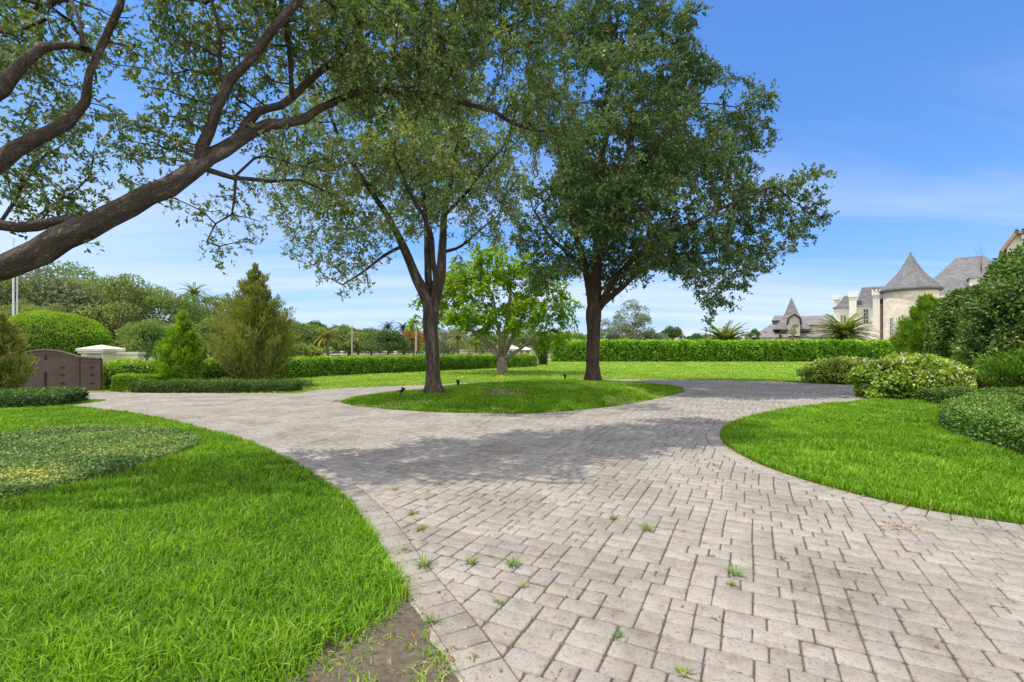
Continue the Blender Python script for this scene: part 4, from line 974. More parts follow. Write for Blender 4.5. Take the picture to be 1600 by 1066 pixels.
T.pxpath([(330, 262, 6.9, 14), (370, 280, 7.3, 11), (420, 284, 7.8, 9), (470, 282, 8.3, 6), (520, 305, 8.8, 5)])
T.pxpath([(372, 281, 7.3, 7), (371, 310, 7.4, 6), (365, 335, 7.5, 5), (340, 350, 7.6, 4), (325, 375, 7.6, 3)])
T.pxpath([(370, 278, 7.3, 7), (395, 252, 7.6, 6), (430, 246, 8, 5), (480, 260, 8.5, 4.5), (520, 275, 9, 3.5)])
T.path([(-8.8, 5.1, 1.8, .2), (-7.3, 5.6, 2.6, .14)]+[(*P(a, b, d), w_*.325/F_PX*d) for a, b, d, w_ in ((0, 353, 6.1, 24), (60, 352, 6.1, 24), (105, 346, 6.1, 22), (135, 350, 6.0, 20))])
T.path([(-9.0, 5.1, 1.5, .24), (-8.2, 4.8, 2.8, .16)]+[(*P(a, b, d), w_*.325/F_PX*d) for a, b, d, w_ in ((0, 262, 5.4, 38), (55, 218, 5.6, 32), (105, 190, 5.7, 27), (135, 160, 5.7, 22), (148, 115, 5.7, 17), (165, 60, 5.7, 16), (192, 12, 5.6, 15), (215, -50, 5.5, 13))])
T.path([(-9.0, 5.1, 1.9, .22), (-8.0, 4.9, 3.6, .14)]+[(*P(a, b, d), w_*.325/F_PX*d) for a, b, d, w_ in ((0, 140, 5.2, 34), (28, 100, 5.3, 28), (68, 68, 5.4, 20), (110, 68, 5.5, 16), (148, 76, 5.6, 12))])
T.pxpath([(68, 68, 5.4, 14), (76, 30, 5.4, 13), (95, 0, 5.4, 11), (110, -50, 5.4, 9)])
T.pxpath([(135, 70, 5.5, 11), (125, 30, 5.6, 9), (100, -10, 5.6, 8)])
T.pxpath([(620, 144, 9, 8), (660, 120, 9.2, 6), (720, 90, 9.5, 5), (780, 50, 9.8, 4)])
A = gaps(blobs([(40, 40, 6.2, 90), (140, 30, 6.5, 90), (240, 40, 6.6, 85), (60, 130, 6.5, 80), (170, 120, 6.8, 80), (240, 180, 7, 70), (60, 240, 6.6, 80), (150, 230, 6.8, 80), (90, 300, 6.6, 60), (180, 270, 6.9, 50), (230, 240, 7, 45), (30, 320, 6.4, 50),
           (330, 30, 7, 90), (420, 30, 7.5, 90), (520, 30, 8.4, 95), (560, 40, 7.4, 80), (650, 90, 8.2, 80), (740, 80, 8.8, 80), (290, 90, 7.2, 60), (330, 130, 7.3, 60), (420, 110, 7.8, 60), (500, 100, 8.4, 80), (600, 70, 9, 95), (690, 40, 9.4, 95), (780, 30, 10, 85), (830, 60, 10.5, 60), (850, 10, 10.5, 50),
           (600, 160, 9, 60), (680, 140, 9.5, 60), (760, 130, 10, 65), (820, 160, 10.4, 55), (870, 190, 11, 55), (790, 225, 10.4, 50), (850, 260, 11, 40), (730, 215, 9.8, 30),
           (420, 230, 7.8, 45), (480, 240, 8.4, 50), (400, 300, 7.6, 34), (350, 320, 7.5, 28), (335, 370, 7.6, 28), (325, 400, 7.6, 20), (395, 345, 7.8, 24), (400, 375, 7.8, 15), (450, 330, 8.2, 30), (520, 300, 8.8, 30), (150, 372, 5.9, 8), (225, 310, 6.3, 8),
           (200, -60, 6.5, 90), (400, -70, 7, 100), (600, -60, 8.5, 100), (0, -40, 6, 90), (760, -60, 9.5, 90)], 66), 1.0, -.16)
T.grow(A, .11, .14, 3.0, 120)
T.wood('trunk', M['bark'], o, .24, .05)
S, D = T.sites(.02)
crown('crown', S, D, M['oak'], o, 3, 10, .064, .030, .22, kind=6, droop=.2, woodmat=M['bark_far'])
print('oak near', len(S))

# lime green tree
DY = 31.5
o = empty('lime_green_tree', (-.65, DY, 0), 'bright lime green round-crowned tree with pale forked trunks beyond the driveway', 'tree')
T = Tree()
T.path([(-.65, DY, -.15, .42), (-.65, DY, .15, .36), (-.66, DY, .6, .32), (-.68, DY, 1.0, .34)], False)
for q in ([(781, 560, DY, 11), (765, 540, DY, 8), (745, 522, DY-.5, 6.5), (728, 506, DY-1, 5)], [(781, 560, DY, 10), (772, 530, DY+.3, 8), (764, 505, DY+.5, 6.5), (755, 470, DY+.6, 4)],
          [(784, 560, DY, 9), (788, 530, DY-.3, 7.5), (793, 500, DY-.5, 6), (797, 460, DY-.5, 4)], [(785, 558, DY, 9), (800, 530, DY+.6, 7), (812, 505, DY+1, 5.5), (825, 470, DY+1, 4)],
          [(786, 562, DY, 7), (803, 552, DY-.5, 5.5), (822, 538, DY-1, 4.5), (845, 515, DY-1, 3.5)], [(779, 560, DY, 8), (782, 530, DY-1, 6), (775, 500, DY-1.4, 5), (770, 460, DY-1.5, 4)]):
    T.pxpath(q)
A = blobs([(770, 420, DY, 45, 1.4), (720, 440, DY, 45, 1.4), (820, 430, DY, 45, 1.4), (680, 475, DY-.5, 38), (660, 500, DY-1, 20), (720, 490, DY-1.5, 38), (760, 470, DY-2, 42), (850, 470, DY, 45), (885, 490, DY, 28), (820, 490, DY-2, 38), (870, 520, DY-1, 26), (850, 540, DY-1, 14), (705, 510, DY-2, 18), (780, 390, DY, 20), (745, 500, DY+2, 32), (800, 500, DY+2, 36)], 2.6)
T.grow(A, .38, .42, 6)
T.wood('trunk', M['bark_pale'], o, .08, .1)
S, D = T.sites(.03)
crown('crown', S, D, M['lime'], o, 4, 11, .22, .13, .5, droop=.25)
print('lime', len(S))

# ------------------------------------------------------------------ far trees: five built, the rest copies of them with their parts
def far_tree(name, label, cat, x, y, h, r, mat, nl, leaf, flat=1, n_=7000, group='trees along the far boundary'):
    o = empty(name, (x, y, 0), label, cat, group)
    cs = []; 
    for k in range(nl):
        v = rvec(1)[0]*rs.uniform(.4, .85); v[2] = v[2]*1.0+.05
        cs.append((np.array([x, y, h*.50])+v*np.array([r, r, h*.46]), r*rs.uniform(.24, .42)))
    Pn = []; Nn = []; cl = []
    for c_, rr in cs:
        m_ = n_//nl; d = rvec(m_); d[:, 2] = np.where(d[:, 2] < -.3, -d[:, 2], d[:, 2]); f = rs.uniform(.7, 1.08, m_)[:, None]
        Pn.append(c_+d*rr*f*np.array([1, 1, .8*flat])); Nn.append(d); cl.append(np.full(m_, rs.uniform()))
    Pn = np.vstack(Pn); Nn = np.vstack(Nn); m_ = len(Pn)
    V, Fq = leaves(Pn, unit(Nn*.5+rs.normal(size=(m_, 3))*.7+[0, 0, .2]), unit(Nn+rs.normal(size=(m_, 3))*.5), leaf*rs.uniform(.6, 1.2, m_), leaf*.6*rs.uniform(.7, 1.2, m_))
    mk('crown', V, [Fq], mat, o, rnd=np.clip(np.concatenate(cl)*.4+rs.uniform(0, .6, m_), 0, 1))
    mb = MB(); mb.tube([(x, y, -.3), (x+.1, y, h*.25), (x, y, h*.5)], [.045*h**.8+.05, .03*h**.8+.04, .1], 8)
    for c_, rr in cs[:10]: mb.tube([(x+.05, y, h*.28), (np.array([x, y, h*.35])+c_)/2, c_], [.1, .07, .03], 5)
    mb.build('trunk', M['bark_far'], o, True)
    return o
def copy_thing(src, name, loc, label, scale=1, rz=0, mat=None):
    c = src.copy(); c.name = name; C.objects.link(c); c.location = loc; c['label'] = label
    c.scale = (scale,)*3 if np.isscalar(scale) else scale; c.rotation_euler = (0, 0, rz)
    for ch in list(src.children):
        k = ch.copy(); C.objects.link(k); k.parent = c
        if mat and ch.name.startswith(('crown', 'fronds')):
            k.data = ch.data.copy(); k.data.materials[0] = mat
    return c
def spot(px, ytop, d): return ((px-800)/F_PX*d, d, 0), CAM_Z+(HOR-ytop)/F_PX*d
protos = []
for k, (px, yt, d, rp, mt, nl, leaf, lab) in enumerate([
        (60, 418, 50, 85, 'far_c', 30, .30, 'broad grey green tree behind the gate, farthest left of the tree belt'),
        (185, 432, 54, 85, 'far_a', 30, .30, 'wide olive tree directly right of the dome-shaped tree behind the gate wall'),
        (480, 498, 72, 42, 'far_b', 22, .34, 'mid green tree just right of the bronze conifer in the far tree line'),
        (605, 520, 66, 33, 'far_d', 20, .26, 'low dark green round-topped tree in the far tree line left of the airy oak trunk'),
        (985, 468, 85, 36, 'far_c', 26, .30, 'tall open grey green tree seen just right of the dense oak trunk above the hedge')]):
    loc, h = spot(px, yt, d)
    protos.append(far_tree('tree', lab, 'tree', loc[0], loc[1], h, rp/F_PX*d, M[mt], nl, leaf, n_=(15000 if k < 2 else 8000 if k < 4 else 6500)))
base = [(50, 85/755*50), (54, 85/755*54), (72, 42/755*72), (66, 33/755*66), (85, 36/755*85)]
hts = [spot(60, 418, 50)[1], spot(185, 432, 54)[1], spot(480, 498, 72)[1], spot(605, 520, 66)[1], spot(985, 468, 85)[1]]
for (k, px, yt, d, rp, mt, lab) in [
        (1, -30, 425, 46, 80, None, 'olive tree partly cut off by the left edge above the gate'),
        (0, 120, 424, 60, 80, 'far_b', 'tall green tree behind the dome-shaped clipped tree'),
        (1, 262, 455, 56, 62, 'far_b', 'mid green tree above the small bright conifer'),
        (0, 330, 470, 62, 60, 'far_a', 'olive tree left of the bronze conifer in the tree belt'),
        (1, 255, 500, 42, 50, 'far_a', 'lower olive tree right behind the small bright conifer'),
        (0, 400, 478, 66, 60, 'far_b', 'green tree hidden mostly by the bronze conifer'),
        (2, 445, 492, 64, 42, 'far_a', 'olive tree at the right flank of the bronze conifer'),
        (3, 330, 505, 48, 40, 'far_b', 'rounded green tree between the two conifers of the left bed'),
        (2, 500, 494, 105, 34, 'far_d', 'dark distant tree top rising behind the golden palm'),
        (2, 545, 500, 76, 34, 'far_b', 'green tree right of the golden palm behind the thin pole'),
        (2, 580, 506, 80, 32, 'far_a', 'olive tree above the dark round-topped tree'),
        (3, 647, 516, 70, 24, 'far_o', 'orange blossoming tree beside the concrete pole'),
        (2, 632, 520, 95, 26, 'far_b', 'green tree between the dark palms and the orange tree'),
        (1, 700, 512, 84, 40, 'far_c', 'grey green tree right of the airy oak trunk behind the pale palm'),
        (0, 755, 520, 95, 40, 'far_b', 'green tree seen under the lime tree crown at left of its trunk'),
        (0, 820, 515, 120, 40, 'far_a', 'olive tree behind the white bungalow'),
        (2, 880, 512, 95, 42, 'far_a', 'olive tree left of the dense oak trunk above the tall hedge'),
        (4, 948, 498, 90, 24, None, 'small open tree immediately right of the dense oak trunk'),
        (2, 1020, 510, 88, 28, 'far_c', 'pale bushy tree right of the tall open grey green tree'),
        (3, 1050, 514, 95, 20, 'far_d', 'dark small tree next to the flag'),
        (3, 1090, 524, 100, 22, 'far_d', 'dark low tree right of the flagpole'),
        (2, 1183, 508, 110, 16, 'far_d', 'dark tree at the left corner of the far grey-roofed house'),
        (3, 228, 508, 36, 34, 'far_b', 'low green tree directly behind the cream wall beside the gate pier'),
        (2, 418, 505, 50, 34, 'far_c', 'grey green tree just behind the right flank of the bronze conifer'),
        (3, 560, 522, 74, 34, 'far_a', 'low olive tree behind the thin grey pole'),
        (1, 60, 470, 40, 46, 'far_a', 'low olive tree right above the dome-shaped clipped tree'),
        (3, 905, 524, 90, 26, 'far_b', 'low green tree directly behind the dense oak trunk')]:
    loc, h = spot(px, yt, d); sc_r = rp/F_PX*d/base[k][1]; sc_h = h/hts[k]
    copy_thing(protos[k], 'tree', loc, lab, (sc_r, sc_r, sc_h), rs.uniform(0, 6), M[mt] if mt else None)
# distant woods closing the horizon
n_ = 26000; x = rs.uniform(-330, 330, n_); y = rs.uniform(150, 210, n_)
hn = np.array([5.2+3.2*noise.noise((a*.03, b*.03, 0))+2.2*noise.noise((a*.12, b*.05, 4)) for a, b in zip(x, y)])
z = rs.uniform(0, 1, n_)**.7*hn
V, Fq = leaves(np.c_[x, y, z], rvec(n_), rvec(n_), rs.uniform(1.1, 2.4, n_), rs.uniform(.8, 1.4, n_))
tag(mk('distant_woods', V, [Fq], M['far_b'], rnd=rs.uniform(size=n_)), 'distant tree masses closing the horizon', kind='stuff')

# ------------------------------------------------------------------ palms
def palm(name, label, x, y, zc, r, mat, nf=46, trunk_r=.3, rise=1.0, droop=1.15, leafl=.42, leafw=.05, group='palms beyond the hedges'):
    o = empty(name, (x, y, 0), label, 'palm', group)
    VV = []; FF = []; RR = []; b = 0; mb = MB()
    for k in range(nf):
        a = k*2.399+rs.uniform(-.2, .2); el = R(80)-R(95)*(k/nf)**.9
        L = r*rs.uniform(.92, 1.12); s_ = np.linspace(0, 1, 11)
        hd = np.array([math.cos(a), math.sin(a), 0])
        e = el-s_*droop*(.75+.25*math.cos(el))
        dr = np.cos(e)[:, None]*hd+np.sin(e)[:, None]*np.array([0, 0, 1.])
        pts = np.vstack([[0, 0, 0], np.cumsum(dr[:-1]*L/10, 0)])+np.array([x, y, zc])
        mb.tube(pts, np.linspace(.03, .006, 11)*r/3, 3)
        t = np.repeat(np.linspace(.10, 1, 52), 2); sg = np.tile([1, -1], 52)
        q = np.stack([np.interp(t*10, np.arange(11), pts[:, i]) for i in range(3)], 1); tg = np.stack([np.interp(t*10, np.arange(11), dr[:, i]) for i in range(3)], 1)
        side = unit(np.cross(tg, [0, 0, 1.]))*sg[:, None]
        upv = np.cross(side, tg)*sg[:, None]
        D = unit(side*.8+tg*.75+np.abs(upv)*[0, 0, .25]-np.array([0, 0, .12])+rs.normal(size=q.shape)*.08)
        V, Fq = leaves(q, D, np.tile([0, 0, 1.], (len(q), 1)), leafl*r/3*(1.15-t*.5), leafw*1.7*r/3, 4, .1)
        VV.append(V); FF.append(Fq+b); b += len(V); RR.append(np.clip(np.full(len(q), rs.uniform(.1, .6)+.4*(k/nf)), 0, 1))
    fr = mk('fronds', np.vstack(VV), [np.vstack(FF)], mat, o, rnd=np.concatenate(RR))
    mb.build('frond_stems', mat, o)
    mb = MB(); mb.tube([(x, y, -.3), (x, y, zc*.5), (x, y, zc+.05)], [trunk_r*1.15, trunk_r, trunk_r*1.1], 10); mb.build('trunk', M['bark_far'], o, True)
    return o
pA = palm('palm_tree', 'date palm with arching pale fronds in front of the round tower house', (1318-800)/755*66, 66, 1.6+(545-528)/755*66, 3.9, M['palm'], 96, .35, leafl=.55, leafw=.055)
pB = palm('palm_tree', 'date palm left of the far grey-roofed house, under the hanging oak branch', (1133-800)/755*64, 64, 1.6+(545-540)/755*64, 3.7, M['palm'], 90, .35, leafl=.55, leafw=.055)
pC = palm('palm_tree', 'golden yellow palm in the far tree line right of the bronze conifer', (512-800)/755*66, 66, 1.6+(545-528)/755*66, 2.2, M['palm_gold'], 34, .2, droop=1.5)
pD = palm('palm_tree', 'dark palm above the far tree line, the left one of the dark pair', (606-800)/755*95, 95, 1.6+(545-513)/755*95, 2.1, M['palm_dark'], 30, .16, droop=1.5, leafl=.6)
for src, px, yc, d, lab, s_, mt in ((pD, 630, 514, 97, 'dark palm above the far tree line, the right one of the dark pair', 1.0, None), (pC, 716, 530, 72, 'pale green palm right of the airy oak trunk', .9, M['palm']),
                                (pC, 744, 540, 74, 'small pale palm nearer the lime tree trunk', .75, M['palm']), (pC, 303, 461, 62, 'palm crown poking above the trees left of the bronze conifer', 1.05, M['palm'])):
    zc = 1.6+(545-yc)/755*d
    z0 = {pD: 1.6+(545-513)/755*95, pC: 1.6+(545-528)/755*66}[src]
    c = copy_thing(src, 'palm_tree', ((px-800)/755*d, d, zc-z0*s_), lab, s_, rs.uniform(0, 6), mt)
# flat topped pale tree crown in the belt
loc, h = spot(352, 448, 64)
far_tree('tree', 'pale green flat-topped tree above the belt right of the palm crown', 'tree', loc[0], loc[1], h, 2.6, M['far_y'], 9, .26, .5, 2600)
# yellow shrubs beyond the left hedge
for px, yt, d, rr, lab in ((470, 538, 52, 1.0, 'yellow green shrub behind the left hedge, nearer the bronze conifer'), (488, 541, 54, 1.0, 'yellow green shrub behind the left hedge, nearer the golden palm')):
    loc, h = spot(px, yt, d); o = empty('shrub', loc, lab, 'shrub', 'yellow shrubs behind the left hedge')
    shell(o, dome_geo((loc[0], loc[1], h*.5), rr*1.2, rr, h*.5, zmin=0, lobes=.3, nu=20, nv_=12), 900, .28, .12, M['far_y'], .2)
# ------------------------------------------------------------------ built things
def bx(name, mat, parent, *boxes):
    mb = MB()
    for b in boxes: mb.box(*b)
    return mb.build(name, mat, parent)
# gate
GD = 17.85
def gx(px): return (px-800)/755*GD
def gz(py): return CAM_Z-(py-HOR)/755*GD
gate = empty('gate', (gx(90), GD, 0), 'brown solid metal driveway gate with an arched top and black straps', 'gate')
pts = [(gx(18), .06), (gx(159.5), .06), (gx(159.5), gz(561))]
arch = [(145, 560), (128, 558.5), (118, 556), (105, 552), (92, 549), (75, 547.5), (58, 548.5), (45, 551), (33, 555), (18, 558)]
pts += [(gx(a), gz(b)) for a, b in arch]
mb = MB(); mb.prism(pts, 1, GD-.03, GD+.03); mb.build('gate_panel', M['metal'], gate)
mb = MB()
q = [(gx(a), GD-.05, gz(b-.5)) for a, b in [(159.5, 561)]+arch]; mb.tube(q, .045, 6)
q = [(gx(a), GD-.045, gz(b+6)) for a, b in [(159.5, 561)]+arch]; mb.tube(q, .018, 5)
mb.build('top_rail', M['metal'], gate)
bx('seam_rail', M['black'], gate, (gx(125.4), gx(126.3), GD-.045, GD-.028, .08, gz(557)))
bx('end_rail', M['metal'], gate, (gx(156.5), gx(159), GD-.06, GD-.03, .06, gz(560)))
for px in (99, 145):
    for py in (574, 586, 599):
        mb = MB(); x0, z0 = gx(px), gz(py)
        mb.box(x0-.085, x0+.07, GD-.055, GD-.031, z0-.022, z0+.022); mb.lathe(x0, GD-.045, [(.001, z0-.045), (.03, z0-.02), (.03, z0+.02), (.001, z0+.045)], 8)
        mb.build('strap_hinge', M['black'], gate)
mb = MB(); x0 = gx(72.5)
mb.box(x0-.018, x0+.018, GD-.055, GD-.031, gz(608), gz(581)); mb.box(x0-.05, x0+.02, GD-.06, GD-.032, gz(592), gz(583)); mb.box(x0-.04, x0+.02, GD-.06, GD-.032, gz(600), gz(595)); mb.build('handle', M['black'], gate)
mb = MB(); mb.prism([(x0-.05, gz(561)), (x0, gz(563)), (x0+.05, gz(561)), (x0+.015, gz(557)), (x0, gz(553)), (x0-.015, gz(557))], 1, GD-.055, GD-.031); mb.build('ornament', M['black'], gate)
mb = MB(); x0 = gx(124); mb.prism([(x0-.07, .1), (x0+.07, .1), (x0, -.0)], 1, GD-.06, GD-.031); mb.build('drop_bolt', M['black'], gate)
mb = MB()
for k in range(5):
    cx_, cz_, r_ = gx(140+k*4.6), gz(556), .045; mb.tube([(cx_+r_*math.cos(t), GD-.04, cz_+r_*math.sin(t)) for t in np.linspace(0, 2*math.pi, 13)], .009, 4)
mb.box(gx(137), gx(160), GD-.048, GD-.034, gz(559.3), gz(558.5)); mb.box(gx(137), gx(160), GD-.048, GD-.034, gz(553.8), gz(553.1))
mb.build('scrollwork', M['black'], gate)
# pier and wall
pier = empty('gate_pier', (-16.8, 19.7, 0), 'cream gate pier with a low pyramid cap', 'pier')
x0, x1 = -17.28, -16.28
bx('shaft', M['cream'], pier, (x0+.06, x1-.06, 19.3, 20.2, -.1, 1.42))
mb = MB(); mb.box(x0+.0, x1-.0, 19.23, 20.27, 1.42, 1.50); mb.box(x0-.05, x1+.05, 19.18, 20.32, 1.50, 1.60)
cx_, cy_ = (x0+x1)/2, 19.75
for a, b in (((x0-.05, 19.18), (x1+.05, 19.18)), ((x1+.05, 19.18), (x1+.05, 20.32)), ((x1+.05, 20.32), (x0-.05, 20.32)), ((x0-.05, 20.32), (x0-.05, 19.18))):
    mb.add([(*a, 1.602), (*b, 1.602), (cx_, cy_, 1.76)], [(0, 1, 2)])
mb.build('cap', M['cream'], pier)
wl = empty('boundary_wall', (-15.9, 20.0, 0), 'low cream rendered wall with a coping right of the gate pier', 'wall')
bx('wall_face', M['cream'], wl, (-16.34, -15.4, 19.9, 20.2, -.1, 1.36)); bx('coping', M['cream'], wl, (-16.34, -15.34, 19.84, 20.26, 1.36, 1.46))
# metal fence behind the left hedge
fn = empty('fence', (-14.4, 20.6, 0), 'thin dark metal rail fence behind the long left hedge', 'fence')
fp = smooth_path([(-15.3, 19.9), (-13.4, 22.9), (-10.5, 27.9), (-4.3, 35.6), (1.5, 42.5)], .5)
for zz_ in (1.36, 1.2):
    mb = MB(); mb.tube([(a, b+.9, zz_) for a, b in fp], .018, 4); mb.build('rail', M['black'], fn)
for i in range(0, len(fp), 5): bx('post', M['black'], fn, (fp[i, 0]-.025, fp[i, 0]+.025, fp[i, 1]+.87, fp[i, 1]+.93, -.1, 1.42))
# cream posts beyond the hedge
for px, lab in ((534, 'small cream post beyond the hedge, leftmost, near the golden palm'), (602, 'small cream post beyond the hedge under the dark round tree, left one'), (618, 'small cream post beyond the hedge under the dark round tree, right one')):
    x_ = (px-800)/755*50; o = empty('post', (x_, 50, 0), lab, 'post', 'cream posts beyond the hedge')
    bx('shaft', M['cream'], o, (x_-.11, x_+.11, 49.9, 50.1, -.1, 1.25)); bx('cap', M['cream'], o, (x_-.15, x_+.15, 49.85, 50.15, 1.25, 1.36))
# poles
def pole(name, label, px, ytop, d, r, mat, arm=False):
    x_ = (px-800)/755*d; h = 1.6+(545-ytop)/755*d; o = empty(name, (x_, d, 0), label, 'pole')
    mb = MB(); mb.tube([(x_, d, -.2), (x_, d, h*.5), (x_, d, h)], [r, r*.85, r*.7], 10); mb.build('shaft', mat, o, True)
    if arm: bx('crossarm', M['pole'], o, (x_-.8, x_+.8, d-.06, d+.06, h-.6, h-.48))
    return o, x_, h
pole('utility_pole', 'thin grey pole in front of the far trees right of the golden palm', 550, 508, 60, .10, M['pole'])
pole('utility_pole', 'thicker tan concrete pole beside the airy oak trunk', 650, 500, 62, .13, M['pole'])
pole('street_pole', 'white metal pole at the left edge, left one of the pair', 21, 372, 34, .07, M['galv'])
pole('street_pole', 'white metal pole at the left edge, right one of the pair', 27, 395, 34.3, .05, M['galv'])
pole('post', 'dark green metal post where the left hedge meets the tall hedge', 838, 540, 44, .10, M['green_metal'])
for k, (za, zb) in enumerate(((14.2, 11.0), (13.2, 10.2))):
    mb = MB(); a = np.array([-75, 62, za]); b = np.array([-8, 64, zb]); t = np.linspace(0, 1, 30)[:, None]; pts = a+(b-a)*t; pts[:, 2] -= (4*t*(1-t)*1.6)[:, 0]
    mb.tube(pts, .008, 3); o = mb.build('power_line', M['galv'], origin=(-40, 63, 11)); tag(o, ('upper' if k == 0 else 'lower')+' faint power line sagging above the left trees', 'power line')
# narrow dark vine shrub by the post
o = empty('shrub', ((848-800)/755*46, 46, 0), 'narrow dark upright shrub at the corner of the two hedges', 'shrub')
c0 = (48/755*46, 46, 1.5); shell(o, dome_geo(c0, .5, .5, 1.7, zmin=0, lobes=.3, nu=20, nv_=14), 2600, .16, .08, M['far_d'], .1)
# flag
x_ = (1067-800)/755*80; fo = empty('flagpole', (x_, 80, 0), 'flagpole with a striped flag above the tall hedge', 'flagpole')
mb = MB(); mb.tube([(x_, 80, -.1), (x_, 80, 2.5), (x_, 80, 4.9)], .05, 8); mb.build('pole', M['galv'], fo, True)
fl = bpy.data.objects.new('flag', None); link(fl, fo)
for k in range(7):
    z1_ = 3.75-k*.125; V = []; 
    for i in range(9):
        xx = x_-.06-i*.16; dz = -i*.045; V += [(xx, 80+.07*math.sin(i*1.1), z1_+dz), (xx, 80+.07*math.sin(i*1.1), z1_-.125+dz)]
    o = mk('stripe', V, [[(2*i, 2*i+1, 2*i+3, 2*i+2) for i in range(8)]], M['red'] if k % 2 == 0 else M['whitecloth'], fl)
o = mk('canton', [(x_-.06, 79.93, 3.76), (x_-.6, 79.93, 3.61), (x_-.6, 79.93, 3.15), (x_-.06, 79.93, 3.3)], [[(0, 1, 2, 3)]], M['blue'], fl)

def hiproof(mb, x0, x1, y0, y1, z0, z1, inset=None):
    """hip roof, ridge along the longer side"""
    w_, d_ = x1-x0, y1-y0
    if w_ >= d_:
        i = inset if inset is not None else d_/2; ym = (y0+y1)/2; a, b = (x0+i, ym, z1), (x1-i, ym, z1)
        mb.quadface((x0, y0, z0), (x1, y0, z0), b, a); mb.quadface((x1, y1, z0), (x0, y1, z0), a, b)
        mb.add([(x0, y0, z0), a, (x0, y1, z0)], [(0, 2, 1)], [(y0, 0, 0), ((y0+y1)/2, 3, 0), (y1, 0, 0)]); mb.add([(x1, y0, z0), (x1, y1, z0), b], [(0, 1, 2)], [(y0, 0, 0), (y1, 0, 0), ((y0+y1)/2, 3, 0)])
    else:
        i = inset if inset is not None else w_/2; xm = (x0+x1)/2; a, b = (xm, y0+i, z1), (xm, y1-i, z1)
        mb.quadface((x1, y0, z0), (x1, y1, z0), b, a); mb.quadface((x0, y1, z0), (x0, y0, z0), a, b)
        mb.add([(x0, y0, z0), (x1, y0, z0), a], [(0, 1, 2)], [(x0, 0, 0), (x1, 0, 0), (xm, 3, 0)]); mb.add([(x1, y1, z0), (x0, y1, z0), b], [(0, 1, 2)], [(x0, 0, 0), (x1, 0, 0), (xm, 3, 0)])
def window(parent, x0, x1, y, z0, z1, cols=2, rows=4, sill=True):
    f = bx('window', M['framew'], parent, (x0-.12, x0, y-.10, y+.05, z0-.12, z1+.12), (x1, x1+.12, y-.10, y+.05, z0-.12, z1+.12), (x0, x1, y-.10, y+.05, z1, z1+.12), (x0, x1, y-.10, y+.05, z0-.12, z0),
           *[(x0+(x1-x0)*k/cols-.03, x0+(x1-x0)*k/cols+.03, y-.085, y-.04, z0, z1) for k in range(1, cols)], *[(x0, x1, y-.08, y-.045, z0+(z1-z0)*k/rows-.025, z0+(z1-z0)*k/rows+.025) for k in range(1, rows)])
    bx('pane', M['glass'], f, (x0, x1, y-.03, y+.03, z0, z1))
    return f
# chateau with the round tower: built square to its own front, then turned to face the driveway
class Frame:
    def __init__(s, px, d, turn): s.x, s.y, s.t = (px-800)/F_PX*d, d, turn
    def X(s, px, v=0):
        k = (px-800)/F_PX; c, q = math.cos(s.t), math.sin(s.t)
        return s.x+(k*(s.y+v*c)-s.x-v*q)/(c+k*q)
    def Z(s, py, px, v=0):
        u = s.X(px, v)-s.x; return CAM_Z-(py-HOR)/F_PX*(s.y-u*math.sin(s.t)+v*math.cos(s.t))
HF = Frame(1423.3, 78.0, R(37)); X, Z = HF.X, HF.Z; hy = HF.y
ch = empty('castle_house', (HF.x, hy, 0), 'cream castle-like mansion with a round stone tower and grey conical roof', 'house')
tr_ = (X(1467.6)-X(1379))/2; tx = HF.x; ty = hy+tr_*.3
zc_ = lambda py: Z(py, 1423.3)
mb = MB(); mb.lathe(tx, ty, [(tr_, -.1), (tr_, zc_(455))], 48); mb.build('tower_wall', M['stone'], ch, True)
prof = [((X(1423.3+a)-X(1423.3-a))/2, zc_(b)) for a, b in [(51.5, 452.5), (48.5, 449.5), (40, 442), (33, 436), (26, 429.5), (20, 423), (14, 415), (9, 407.5), (5, 401), (2.4, 397), (.3, 393.5)]]
mb = MB(); mb.lathe(tx, ty, [(tr_*.98, prof[0][1]-.28), (prof[0][0]-.1, prof[0][1]-.28), prof[0]]+prof[1:], 48); mb.build('tower_roof', M['slate'], ch, True)
mb = MB(); mb.lathe(tx, ty, [(.17, zc_(397.5)), (.13, zc_(394.5)), (.02, zc_(392))], 8); mb.build('finial', M['slate'], ch, True)
wx0, wx1 = X(1388.5), X(1396); wy = ty-math.sqrt(tr_**2-((wx0+wx1)/2-tx)**2)
wn = window(ch, wx0+.15, wx1-.15, wy-.28, zc_(524), zc_(497), 2, 5)
# middle wing
v = 2.5; WY = hy+v
mb = MB(); mb.box(X(1304, v), X(1382, v), WY, WY+11, -.1, Z(478, 1340, v)); mb.build('wing_wall', M['white'], ch)
prof_ = [(0, 0), (.25, .10), (.55, .38), (.8, .70), (1, 1)]
def swept(mb, l0, l1, r0, r1, y0, y1, yb, z0, z1):
    for (p, q), (p2, q2) in zip(prof_[:-1], prof_[1:]):
        a, a2 = l0+(l1-l0)*p, l0+(l1-l0)*p2; b, b2 = r0+(r1-r0)*p, r0+(r1-r0)*p2
        ya, ya2 = y0+(y1-y0)*p, y0+(y1-y0)*p2; za, za2 = z0+(z1-z0)*q, z0+(z1-z0)*q2; yc, yc2 = yb-(ya-y0), yb-(ya2-y0)
        mb.quadface((a, ya, za), (b, ya, za), (b2, ya2, za2), (a2, ya2, za2)); mb.quadface((a, yc, za), (a, ya, za), (a2, ya2, za2), (a2, yc2, za2))
        mb.quadface((b, ya, za), (b, yc, za), (b2, yc2, za2), (b2, ya2, za2))
    mb.quadface((l1, y1, z1), (r1, y1, z1), (r1, yb-(y1-y0), z1), (l1, yb-(y1-y0), z1))
